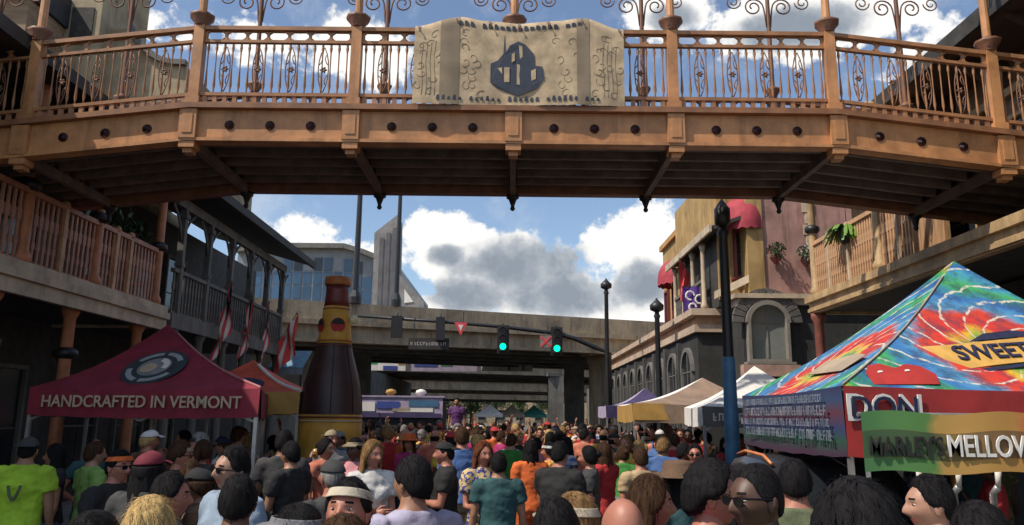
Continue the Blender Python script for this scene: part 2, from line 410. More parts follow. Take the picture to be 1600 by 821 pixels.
    for s in (-1, 1):
        orn.tube([(s*.006, 0, .08), (s*.040, 0, .17), (s*.062, 0, .28), (s*.068, 0, .40), (s*.062, 0, .52), (s*.040, 0, .63), (s*.006, 0, .72)], .008, 5)
        orn.tube([(s*.062, 0, .33), (s*.035, 0, .30), (s*.018, 0, .24), (s*.030, 0, .19)], .007, 5)
        orn.tube([(s*.062, 0, .47), (s*.035, 0, .50), (s*.018, 0, .56), (s*.030, 0, .61)], .007, 5)
    for a in range(6): orn.tube([(0, 0, .40), (.03*math.cos(a*1.047), 0, .40+.03*math.sin(a*1.047)), (.052*math.cos(a*1.047), 0, .40+.052*math.sin(a*1.047))], [.010, .016, .006], 5)
    bm_ = {}
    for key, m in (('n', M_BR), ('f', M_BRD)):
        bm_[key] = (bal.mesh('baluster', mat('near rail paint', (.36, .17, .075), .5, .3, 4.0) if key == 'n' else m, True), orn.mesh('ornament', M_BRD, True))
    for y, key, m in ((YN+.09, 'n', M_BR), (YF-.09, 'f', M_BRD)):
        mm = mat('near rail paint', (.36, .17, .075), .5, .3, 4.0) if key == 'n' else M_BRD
        for a, b in segs:
            x0, x1 = a+.07, b-.07
            for z, h, w in ((ht, .055, .10), (ht-.185, .04, .06), (ZT+.255, .045, .06), (ZT+.115, .05, .07)):
                mb = MB(); slab(mb, x0, x1, y-w/2, y+w/2, z-h/2, z+h/2); part('handrail' if z == ht else 'rail', mb, mm, root)
            n = 7; mb = MB()
            for i in range(n+1):
                x = x0+(x1-x0)*i/n; xx = min(max(x, x0+.015), x1-.015)
                mb.box((xx, y, ht-.105+dz(xx)), (.035, .035, .115))
                if i < n:
                    xc = x0+(x1-x0)*(i+.5)/n
                    for t in (-1, 1):
                        for u in (-1, 1):
                            mb.prism([(xc+t*.13, y-.012, ht-.10+u*.058+dz(xc)), (xc+t*.075, y-.012, ht-.10+u*.058+dz(xc)), (xc+t*.13, y-.012, ht-.10+u*.015+dz(xc))], (0, .024, 0))
            part('rail_divider', mb, mm, root, kind='stuff')
            mb = MB()
            for i in range(15):
                x = x0+(x1-x0)*(i+.5)/15; mb.box((x, y, ZT+.185+dz(x)), (.055, .04, .09))
            part('rail_block', mb, mm, root, kind='stuff')
            nb = 18
            for i in range(nb):
                x = x0+(x1-x0)*(i+.5)/nb
                piece('baluster', bm_[key][0], root, (x, y, ZT+.22+dz(x)))
                if i % 4 == 2: piece('ornament', bm_[key][1], root, (x+.02, y-.002, ZT+.22+dz(x)))
    return root
footbridge()

def blob_marks(mb, M, x0, x1, h, seed, y=0.0, dens=1.0):
    """row of letter-like marks, as unreadable as they are in the photograph"""
    r = random.Random(seed); x = x0
    while x < x1-h*.5:
        w = h*r.uniform(.45, .75)
        if r.random() < .1: x += h*.5; continue
        k = r.randrange(5)
        def bx(cx, cy, sx, sy):
            p = [(cx-sx/2, cy-sy/2), (cx+sx/2, cy-sy/2), (cx+sx/2, cy+sy/2), (cx-sx/2, cy+sy/2)]
            mb.prism([M @ Vector((a, b, .003)) for a, b in p], (M.to_3x3() @ Vector((0, 0, .003))))
        bx(x+h*.09, y, h*.18, h)
        if k in (0, 1, 3): bx(x+w*.55, y+h*.4, w*.7, h*.19)
        if k in (0, 2, 4): bx(x+w*.55, y-h*.03, w*.6, h*.17)
        if k in (1, 2): bx(x+w*.55, y-h*.4, w*.7, h*.19)
        if k in (3, 4): bx(x+w*.9, y, h*.17, h*.98)
        x += w+h*.22/dens

def bridge_banner():
    root = thing('banner', 'cream cloth banner with dark ship crest draped over the footbridge railing', 'banner', (0.08, 9.42, 5.98))
    x0, x1 = -1.32, 1.45; zb, zt = 5.97, 7.22; nx, nz = 56, 24
    def top(u):
        k = [(0, 7.10), (.22, 7.24), (.32, 7.19), (.5, 7.15), (.68, 7.19), (.80, 7.24), (1, 7.08)]
        for (a, p), (b, q) in zip(k[:-1], k[1:]):
            if u <= b: t = (u-a)/(b-a); t = t*t*(3-2*t); return p+(q-p)*t
        return k[-1][1]
    def P(u, v, off=0.0):
        z = zb+(top(u)-zb)*v
        y = 9.40-.008*math.sin(u*42+v*3)*(1-.4*v)-.03*math.sin(u*9+1)*(1-v)-.012*mnoise.noise(Vector((u*7, v*5, 0)))-off
        if v > .95: y += .05*(v-.95)/.05
        return (x0+(x1-x0)*u, y, z)
    mb = MB(); mb.grid([[P(i/nx, j/nz) for i in range(nx+1)] for j in range(nz+1)])
    mb.grid([[P(i/nx, 1-j*.001) if j == 0 else (P(i/nx, 1)[0], 9.40+.05+.11*j, P(i/nx, 1)[2]-.03*j*j) for i in range(nx+1)] for j in range(4)])
    part('cloth', mb, M_BANNER, root, True)
    for u0, u1 in ((.125, .215), (.775, .835)):
        mb = MB(); mb.grid([[P(u0+(u1-u0)*i/6, j/nz, .006) for i in range(7)] for j in range(nz+1)]); part('fold_shade', mb, M_BANG, root, True)  # grey strips put the shading of the cloth folds into colour
    for u in (.02, .2, .36, .5, .64, .8, .98):
        q0 = P(u, .965); mb = MB(); mb.tube([(q0[0]-.004, q0[1]-.012, q0[2]), (q0[0]-.01, q0[1]-.03, q0[2]-.02), (q0[0]+.01, 9.36, q0[2]-.05), (q0[0]+.015, 9.37, q0[2]-.09)], .008, 5); part('tie_cord', mb, M_BRD, root)
        mb = MB(); mb.tube([(q0[0], q0[1]-.006, q0[2]), (q0[0], q0[1]-.014, q0[2])], .022, 10); part('grommet', mb, M_STEEL, root)
    # scroll-work print beside the crest
    mb = MB(); r = random.Random(3)
    for s in (-1, 1):
        for k in range(26):
            uc = .5+s*r.choice([r.uniform(.17, .27), r.uniform(.35, .48)]); vc = .12+(k%9)*.085+r.uniform(-.02, .02); pts = []
            for i in range(10):
                a = i/9*4.6+vc*9; rr = .026*(1-i/12)
                pts.append(P(uc+rr*math.cos(a*s), vc+rr*2.2*math.sin(a), .0015))
            mb.tube(pts, .0035, 4)
        for k in range(4):
            uc = .5+s*(.40+.02*k); mb.tube([P(uc+.004*math.sin(v*.9), .1+v*.08, .0015) for v in range(9)], .0035, 4)
    part('printed_scrollwork', mb, M_BANG, root, kind='stuff')
    def flat(poly, off, m, nm, par=root):
        mb = MB(); mb.prism([P(a, b, off) for a, b in poly], (0, -.002, 0)); return part(nm, mb, m, par)
    crest = flat([(.365, .26), (.40, .20), (.495, .11), (.59, .20), (.62, .30), (.61, .44), (.575, .46), (.57, .60), (.53, .72), (.495, .76), (.455, .70), (.435, .60), (.43, .84), (.425, .6), (.40, .52), (.365, .48)], .009, M_INK, 'crest')
    for poly in ([(.498, .71), (.515, .70), (.517, .56), (.505, .53)], [(.49, .48), (.505, .48), (.505, .24), (.49, .24)], [(.515, .50), (.545, .45), (.535, .38), (.518, .38)], [(.385, .42), (.42, .44), (.42, .36), (.385, .34)], [(.43, .44), (.455, .44), (.455, .27), (.43, .27)],
                 [(.555, .40), (.58, .42), (.58, .30), (.555, .28)], [(.52, .32), (.545, .32), (.545, .25), (.52, .25)], [(.465, .60), (.48, .62), (.48, .52), (.465, .50)], [(.385, .30), (.42, .29), (.42, .26), (.385, .27)]):
        flat(poly, .015, M_BANNER, 'crest_mark')
    mb = MB(); r = random.Random(5)
    for k in range(21):
        u = .21+k*.0285
        if k in (3, 17): continue
        a, b = .012, r.uniform(.04, .06); v0 = .885
        mb.prism([P(u, v0, .004), P(u+.021, v0, .004), P(u+.021, v0+.03, .007), P(u+.012, v0+b, .007), P(u, v0+b, .007)], (0, -.002, 0))
    part('printed_lettering', mb, M_INK, root, kind='stuff', label='row of dark unreadable capitals along the top hem')
    mb = MB()
    for k in range(30):
        u = .11+k*.026
        if k % 7 == 5: continue
        b = r.uniform(.03, .06)
        mb.prism([P(u, .05, .007), P(u+.017, .05, .007), P(u+.014, .05+b, .007), P(u+.004, .05+b*.9, .007)], (0, -.002, 0))
    part('printed_lettering', mb, M_INK, root, kind='stuff', label='row of dark unreadable capitals along the bottom hem')
bridge_banner()

# ------------------------------------------------------------------ building helpers
def window(parent, c, w, h, axis, depth=.10, m_frame=None, m_glass=None, bars=(1, 1), arch=False, name='window'):
    """framed opening standing proud of a wall; axis 'x+','x-','y-' is the way it faces"""
    mf = m_frame or M_GREYM; mg = m_glass or M_GLASS
    c = Vector(c); n = {'x+': Vector((1, 0, 0)), 'x-': Vector((-1, 0, 0)), 'y-': Vector((0, -1, 0))}[axis]
    u = Vector((0, 1, 0)) if axis[0] == 'x' else Vector((1, 0, 0)); t = .07
    def bx(mb, du, dz_, su, sz, n0, n1):
        ctr = c+u*du+Vector((0, 0, dz_))+n*(n0+n1)/2
        d = Vector((abs(u.x)*su+abs(n.x)*(n1-n0), abs(u.y)*su+abs(n.y)*(n1-n0), sz)); mb.box(ctr, d)
    f = MB()
    for s in (-1, 1): bx(f, s*(w/2+t/2), 0, t, h+2*t, .0, depth)
    bx(f, 0, -h/2-t/2, w, t, 0, depth); bx(f, 0, h/2+t/2, w, t, 0, depth) if not arch else None
    bx(f, 0, -h/2-t-.03, w+.3, .06, 0, depth+.08)
    if arch:
        k = 12
        for i in range(k):
            a0, a1 = math.pi*i/k, math.pi*(i+1)/k; r0, r1 = w/2, w/2+t*1.6
            q = [c+u*(r*math.cos(a))+Vector((0, 0, h/2+r*math.sin(a))) for r, a in ((r0, a0), (r1, a0), (r1, a1), (r0, a1))]
            f.prism(q, n*depth)
    fo = part(name, f, mf, parent)
    g = MB()
    if arch:
        q = [c+u*(-w/2)+Vector((0, 0, -h/2)), c+u*(w/2)+Vector((0, 0, -h/2))]+[c+u*(w/2*math.cos(math.pi*i/12))+Vector((0, 0, h/2+w/2*math.sin(math.pi*i/12))) for i in range(13)]
        g.prism([p+n*.02 for p in q], n*.015)
        part('pane', g, mg, fo)
        b = MB(); bx(b, 0, h*.2, .03, h*1.3, .037, .06); bx(b, 0, h/2, w, .03, .037, .058); part('glazing_bar', b, mf, fo)
    else:
        nx, nz = bars
        for i in range(nx):
            for j in range(nz):
                g = MB(); bx(g, -w/2+w*(i+.5)/nx, -h/2+h*(j+.5)/nz, w/nx-.035, h/nz-.035, .02, .035); part('pane', g, mg, fo)
        b = MB(); bx(b, 0, 0, w, h, .0, .018); part('backing', b, mf, fo)
    return fo
def column(parent, x, y, z0, z1, r, m, collar=None, name='column'):
    mb = MB(); mb.lathe([(r*1.5, z0), (r*1.5, z0+.12), (r, z0+.2), (r*.9, z1-.2), (r*1.4, z1-.1), (r*1.4, z1)], 12, (x, y, 0))
    c = part(name, mb, m, parent, True)
    if collar:
        q = MB(); q.lathe([(r*1.1, collar-.08), (r*1.8, collar-.03), (r*1.8, collar+.05), (r*1.1, collar+.1)], 12, (x, y, 0)); part('collar', q, M_IRON, c, True)
    return c
def pickets(parent, x, y0, y1, z, h, step, m, deco=True):
    p = MB(); p.box((0, 0, h*.5), (.03, .05, h)); p.box((0, 0, h*.62), (.034, .085, h*.16)); p.box((0, 0, h*.25), (.034, .075, h*.1)); me = p.mesh('picket', m)
    n = int((y1-y0)/step)
    for i in range(n): piece('picket', me, parent, (x, y0+(i+.5)*(y1-y0)/n, z+.06))
    mb = MB(); mb.span((x-.05, y0, z+h+.02), (x+.05, y1, z+h+.10)); part('handrail', mb, m, parent)
    mb = MB(); mb.span((x-.035, y0, z+.0), (x+.035, y1, z+.06)); part('bottom_rail', mb, m, parent)
def leaves(mb, c, r, n, size, seed, squash=1.0, droop=0.0):
    rr = random.Random(seed); c = Vector(c)
    for _ in range(n):
        d = Vector((rr.gauss(0, 1), rr.gauss(0, 1), rr.gauss(0, 1))).normalized()*r*(rr.random()**.4)
        d.z *= squash; p = c+d
        a = Vector((rr.gauss(0, 1), rr.gauss(0, 1), rr.gauss(0, 1)-droop)).normalized(); b = a.cross(Vector((rr.random(), rr.random(), rr.random()))).normalized()
        s = size*rr.uniform(.6, 1.4)
        mb.add([p-a*s, p+b*s*.4, p+a*s, p-b*s*.4], [(0, 1, 2, 3)])

# ------------------------------------------------------------------ left side
def left_near():
    root = thing('balcony_building', 'dark two-storey building with orange balcony columns behind the maroon tent', 'building', (-9, 9, 0))
    X, Y0, Y1 = -7.0, 1.0, 15.0; ZF = 3.62
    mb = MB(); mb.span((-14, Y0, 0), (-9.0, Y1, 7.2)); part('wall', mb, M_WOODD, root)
    mb = MB(); mb.span((-8.995, Y0, ZF+.05), (X+.1, Y1, ZF+.22)); part('balcony_floor', mb, M_WOODD, root)
    mb = MB(); mb.span((X+.105, Y0, ZF-.04), (X+.20, Y1+.1, ZF+.17)); mb.span((X+.105, Y0, ZF+.175), (X+.26, Y1+.1, ZF+.30)); mb.span((X+.10, Y0, ZF+.305), (X+.20, Y1+.1, ZF+.43)); mb.span((-9, Y1+.002, ZF+.0), (X+.1, Y1+.1, ZF+.43)); part('balcony_cornice', mb, M_CREAM, root)
    mb = MB(); mb.span((-9.2, Y0, 6.75), (X+.5, Y1+.3, 6.95)); part('roof', mb, M_ROOFD, root)
    for y in (14.85, 12.6, 10.7, 8.7, 6.7):
        column(root, X+.02, y, ZF+.43, 6.74, .085, M_ORANGE, ZF+1.58)
        column(root, X-.1, y-.3, .13, ZF+.04, .10, M_ORANGE, 2.9, name='ground_column')
    for y in (13.7, 13.2, 11.6, 9.8, 7.8):
        mb = MB(); mb.box((X+.03, y, ZF+.95), (.09, .09, 1.05)); mb.ball((X+.03, y, ZF+1.54), .07); part('newel_post', mb, M_TANRAIL, root)
    pickets(root, X+.02, 5.0, 14.75, ZF+.43, 1.0, .13, M_PICK)
    for y in (13.6, 11.2, 8.8, 6.4):
        window(root, (-8.998, y, 5.1), 1.1, 2.2, 'x+', m_frame=M_WOODG, bars=(2, 3))
        window(root, (-8.998, y, 1.7), 1.3, 2.1, 'x+', m_frame=M_WOODG, bars=(2, 2), name='shop_window')
    for k, (y, sc) in enumerate(((13.2, .5), (12.0, .55), (14.3, .42))):
        b = thing('hanging_basket', ('dark leafy hanging basket nearest the balcony end column', 'dark leafy hanging basket between the balcony columns', 'small dark hanging basket by the balcony corner')[(1, 0, 2)[k]] , 'plant', (X-.35, y, 5.3), 'hanging baskets under the left balcony roof')
        mb = MB(); leaves(mb, (X-.35, y, 5.35), sc, 260, .09, k, .8, .5); part('foliage', mb, M_LEAFD, b)
        mb = MB(); mb.lathe([(.10, 5.1), (.2, 5.3), (.2, 5.34)], 10, (X-.35, y, 0)); part('basket', mb, M_BARK, b)
        mb = MB(); mb.tube([(X-.35, y, 5.3), (X-.35, y, 6.75)], .008, 5); part('chain', mb, M_IRON, b)
left_near()

def left_gallery():
    root = thing('gallery_building', 'dark open timber gallery with posts and sloping roof on the left', 'building', (-8, 19.5, 0))
    X, Y0, Y1, ZF = -7.0, 15.5, 23.3, 3.75
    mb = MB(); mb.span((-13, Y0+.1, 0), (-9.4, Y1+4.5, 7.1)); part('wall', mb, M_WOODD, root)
    mb = MB(); mb.span((-9.35, Y0+.05, ZF), (X+.02, Y1, ZF+.2)); part('deck', mb, M_WOODD, root)
    mb = MB(); mb.span((X+.03, Y0, ZF-.06), (X+.12, Y1+.05, ZF+.24)); part('deck_fascia', mb, M_WOODG, root)
    mb = MB(); mb.span((X-.06, Y0, 6.26), (X+.06, Y1, 6.46)); part('eave_beam', mb, M_WOODG, root)
    mb = MB(); mb.prism([(X+.62, Y0-.2, 6.62), (-9.5, Y0-.2, 7.5), (-9.5, Y0-.2, 7.62), (X+.62, Y0-.2, 6.74)], (0, Y1-Y0+1.0, 0)); part('roof', mb, M_ROOFD, root)
    mb = MB(); mb.span((X+.62, Y0-.25, 6.56), (X+.72, Y1+.85, 6.76)); part('gutter', mb, M_WOODD, root)
    br = []
    for i in range(6):
        y = Y0+.4+i*(Y1-Y0-.6)/5
        mb = MB(); mb.box((X, y, (ZF+.2+6.26)/2), (.13, .13, 6.26-ZF-.2)); mb.box((X, y, ZF+1.3), (.17, .17, .08)); mb.box((X, y, 6.1), (.19, .19, .1))
        p = part('post', mb, M_WOODG, root)
        for s in (-1, 1):
            b = MB(); b.tube([(X, y+s*.06, 5.55), (X, y+s*.14, 5.85), (X, y+s*.32, 6.08), (X, y+s*.55, 6.24)], .03, 6); part('curved_brace', b, M_WOODG, p, True)
        column(root, X-.05, y, .13, ZF-.003, .1, M_WOODG, name='ground_column')
    pickets(root, X, Y0+.1, Y1-.1, ZF+.24, .85, .16, M_WOODG)
    for y in (17, 19.2, 21):
        window(root, (-9.398, y, 5.2), 1.1, 1.9, 'x+', m_frame=M_WOODG, bars=(2, 2))
        window(root, (-9.398, y, 1.7), 1.3, 2.0, 'x+', m_frame=M_WOODG, bars=(2, 2), name='shop_window')
left_gallery()

def stucco_left():
    Y = 16.6
    def q(px, py): p = at(px, py, Y); return (p.x, Y, p.z)
    root = thing('stucco_building', 'beige stucco building with curved gable and turret behind the left bridge end', 'building', (-9, Y, 0))
    pr = [q(292, 104), q(270, 103), q(255, 100), q(240, 92), q(226, 80), q(212, 62), q(205, 45)]
    xl = q(60, 100)[0]
    poly = [(pr[0][0], Y, 7.7)]+pr+[(xl, Y, pr[-1][2]), (xl, Y, 7.7)]
    mb = MB(); mb.prism(poly, (0, 5, 0)); part('gable_wall', mb, M_STUC, root)
    mb = MB(); mb.span((-13.5, Y+.3, 0), (pr[0][0]-2.3, Y+6, 7.69)); part('body', mb, M_STUC, root)
    for a, b in zip(pr[:-1], pr[1:]):
        mb = MB(); mb.bar((a[0], Y-.03, a[2]+.06), (b[0], Y-.03, b[2]+.06), .18, .12); part('coping', mb, M_GREYM, root)
    a, b = q(126, 5), q(180, 5)
    mb = MB(); mb.span((a[0], Y-.5, 9), (b[0], Y+1.6, 14.5)); mb.span((a[0]-.12, Y-.62, 12.8), (b[0]+.12, Y+1.7, 13.1)); part('turret', mb, M_STUC, root)
    mb = MB(); mb.prism([(a[0]-.3, Y-.8, 14.5), (b[0]+.3, Y-.8, 14.5), (b[0]+.3, Y+1.9, 14.5), (a[0]-.3, Y+1.9, 14.5)], (0, 0, .25)); part('turret_roof', mb, M_ROOFD, root)
    mb = MB(); mb.box(((a[0]+b[0])/2, Y-.51, 10.6), (.5, .04, .9)); part('louvre', mb, M_WOODD, root)
    a, b = q(-60, 20), q(127, 62)
    mb = MB(); mb.span((a[0]-3, Y-2.0, b[2]), (b[0]-.02, Y-.05, a[2]+.05)); part('slate_roof', mb, mat('slate roof', (.03, .032, .04), .7, .4, 3.0, bump=.3), root)
    mb = MB(); mb.span((a[0]-3, Y-1.8, 7.7), (b[0]-.1, Y-.06, b[2]-.003)); part('attic_wall', mb, mat('muted tan siding', (.30, .20, .12), .8, .3, 3.0, bump=.2, stretch=(.3, 1, 3)), root)  # attic wall siding in a muted tan
    for px in (60, 20, 95):
        p = q(px, 140); window(root, (p[0], Y-1.803, p[2]-.2), .55, .8, 'y-', m_frame=M_TANWOOD, bars=(2, 2))
stucco_left()

def flag_thing(name, label, foot, tip, w, h, seed, group, stripes):
    root = thing(name, label, 'flag', foot, group)
    mb = MB(); mb.tube([foot, tip], .014, 6); mb.ball(tip, .03, 8, 5); part('pole', mb, M_WOODG, root)
    foot, tip = Vector(foot), Vector(tip); d = (tip-foot)
    n, k = 7, 12; r = random.Random(seed)
    for sidx in range(n):
        mb = MB(); rows = []
        for j in range(k+1):
            v = j/k; row = []
            for i in range(3):
                u = (sidx+i/2)/n
                p = tip-d*(u*w/d.length)
                sway = .05*math.sin(v*5+u*9+seed)+.03*mnoise.noise(Vector((u*4, v*4, seed)))
                row.append((p.x+sway*.6-.10*v*u, p.y+sway-.3*v*(u-.5)*w, p.z-h*v*(1-.12*u)))
            rows.append(row)
        mb.grid(rows); part('stripe', mb, stripes[sidx % len(stripes)], root, True)
    if len(stripes) == 2:
        mb = MB(); mb.grid([[tuple(Vector(tip)-d*(u*w*.45/d.length)+Vector((.02, -.015, -h*.42*v))) for u in (0, .5, 1)] for v in (0, .5, 1)]); part('canton', mb, M_NAVY, root)
    return root
M_FR = mat('flag red', (.68, .07, .08), .75, .2, 6.0); M_FW = mat('flag white', (.72, .66, .62), .8, .12, 6.0)
M_BRR = mat('bright flag red', (.80, .08, .07), .7, .15, 6.0)
for px, py, Y, lab, mm in ((348, 478, 18.2, 'faded red and white striped flag nearest the maroon tent', (M_FR, M_FW)), (380, 492, 19.8, 'middle of the faded striped flags hung along the dark gallery', (M_FR, M_FW)), (408, 504, 21.5, 'furthest striped flag on the dark gallery, by the last post', (M_FR, M_FW)),
                           (452, 520, 22.9, 'bright red striped flag hanging beside the bottle neck', (M_BRR, M_FW, M_BRR))):
    p = at(px, py, Y); flag_thing('flag', lab, (-6.9, p.y, p.z-.25), (p.x+.25, p.y-.2, p.z+.55), 1.0, 1.2, px*.1, 'flags hung along the gallery', mm)

# ------------------------------------------------------------------ right side
def right_near():
    root = thing('balcony_building', 'tan balcony building with broad eave above the tie-dye tent', 'building', (8, 10, 0))
    X, Y0, Y1 = 6.3, 1.0, 16.1; ZB, ZT = 4.17, 4.52
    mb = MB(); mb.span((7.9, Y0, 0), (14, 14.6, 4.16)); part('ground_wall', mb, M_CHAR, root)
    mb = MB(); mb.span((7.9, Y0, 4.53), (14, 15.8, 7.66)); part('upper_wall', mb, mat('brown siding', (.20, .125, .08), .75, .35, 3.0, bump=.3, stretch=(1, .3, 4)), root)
    mb = MB(); mb.span((X+.13, Y0, ZB+.06), (8.2, Y1-.1, ZT-.01)); part('balcony_floor', mb, M_WOODD, root)
    mb = MB(); mb.span((X, Y0, ZB), (X+.12, Y1, ZT-.05)); mb.span((X-.07, Y0, ZT-.12), (X-.002, Y1+.07, ZT+.02)); mb.span((X-.04, Y0, ZB+.03), (X-.002, Y1, ZB+.1)); mb.span((X+.122, Y1-.1, ZB), (8.4, Y1, ZT-.05)); part('balcony_cornice', mb, M_TANWOOD, root)
    # eave
    mb = MB(); mb.prism([(6.8, Y0, 7.70), (10.8, Y0, 9.0), (10.8, Y0, 9.12), (6.8, Y0, 7.86)], (0, 14.9, 0)); part('roof', mb, M_ROOFD, root)
    mb = MB(); mb.span((6.82, Y0, 7.66), (7.95, 15.85, 7.70)); part('soffit', mb, M_SOFF, root)
    mb = MB(); mb.span((6.72, Y0, 7.62), (6.80, 15.9, 7.88)); part('gutter', mb, M_WOODD, root)
    for i in range(9):
        y = 2.4+i*1.5
        mb = MB(); mb.prism([(6.9, y, 7.655), (7.88, y, 7.655), (7.88, y, 7.2), (7.75, y, 7.2)], (0, .1, 0)); part('eave_bracket', mb, M_SOFF, root)
    mb = MB(); mb.span((7.80, Y0, 7.05), (7.895, 14.58, 7.18)); part('frieze', mb, M_TANWOOD, root)
    for y in (3, 5, 7, 9, 11, 13):
        window(root, (7.898, y, 5.7), .9, 1.9, 'x-', m_frame=M_TANWOOD, bars=(2, 3))
    column(root, X+.12, Y1-.12, ZT+.02, 6.85, .085, M_TANWOOD, ZT+1.45)
    column(root, X+.12, Y1-.15, .13, ZB, .11, mat('brick red column', (.22, .07, .05), .7, .3, 5.0), name='ground_column')
    column(root, X+.12, 9.0, .13, ZB, .11, M_WOODD, name='ground_column')
    for y in (13.1,):
        column(root, X+.12, y, ZT+.02, 7.63, .09, M_TANWOOD)
    for y in (15.2, 14.3, 12.4):
        mb = MB(); mb.box((X+.12, y, ZT+.55), (.08, .08, 1.1)); mb.ball((X+.12, y, ZT+1.15), .06); part('newel_post', mb, M_CREAM, root)
    pickets(root, X+.12, 12.0, Y1-.2, ZT+.02, 1.05, .10, M_TANRAIL)
    # lattice wall behind the railing
    mb = MB(); mb.span((7.3, 12.6, ZT), (7.4, 16.0, 6.75)); part('screen_wall', mb, mat('tan screen', (.42, .25, .13), .75, .35, 5.0, bump=.3, stretch=(1, 4, .4)), root)
    mb = MB(); mb.span((6.2, 12.9, 6.86), (8.5, 16.3, 7.0)); part('porch_roof', mb, M_TANWOOD, root)
right_near()

def fern():
    c = at(1323, 362, 14.3); c.x = min(c.x, 6.75)
    b = thing('hanging_basket', 'bright green fern in a dark hanging basket on the tan right balcony', 'plant', c)
    mb = MB()
    r = random.Random(2)
    for k in range(110):
        a = r.random()*6.28; L = r.uniform(.26, .48); dr = r.uniform(.05, .32)
        pts = [c+Vector((math.cos(a)*L*t, math.sin(a)*L*t, .14*math.sin(t*2.6)-dr*t*t)) for t in (0, .25, .5, .75, 1)]
        for p, q in zip(pts[:-1], pts[1:]):
            s = Vector((-math.sin(a), math.cos(a), 0))*.03
            mb.add([p-s, p+s, q+s*.7, q-s*.7], [(0, 1, 2, 3)])
    part('frond', mb, M_LEAF2, b, kind='stuff')
    mb = MB(); mb.lathe([(.10, -.24), (.19, -.02), (.2, .02)], 12, c); part('basket', mb, M_IRON, b)
    mb = MB(); mb.tube([c, c+Vector((0, 0, 6.86-c.z))], .008, 5); part('chain', mb, M_IRON, b)
fern()

def dome_awning(parent, c, w, h, d, axis):
    """quarter-dome canvas awning with scalloped edge"""
    c = Vector(c); n = Vector((-1, 0, 0)) if axis == 'x-' else Vector((0, -1, 0)); u = Vector((0, 1, 0)) if axis == 'x-' else Vector((1, 0, 0))
    rows = []
    for i in range(9):
        e = math.pi/2*i/8; row = []
        for j in range(17):
            a = math.pi*j/16
            row.append(c+u*(-math.cos(a)*w/2*math.cos(e)**.7)+n*(math.sin(a)*d*math.cos(e)**.7)+Vector((0, 0, h*math.sin(e))))
        rows.append(row)
    low = [p+Vector((0, 0, -.16-.05*(k % 2))) for k, p in enumerate(rows[0])]
    mb = MB(); mb.grid([low]+rows); return part('dome_awning', mb, M_AWN, parent, True)

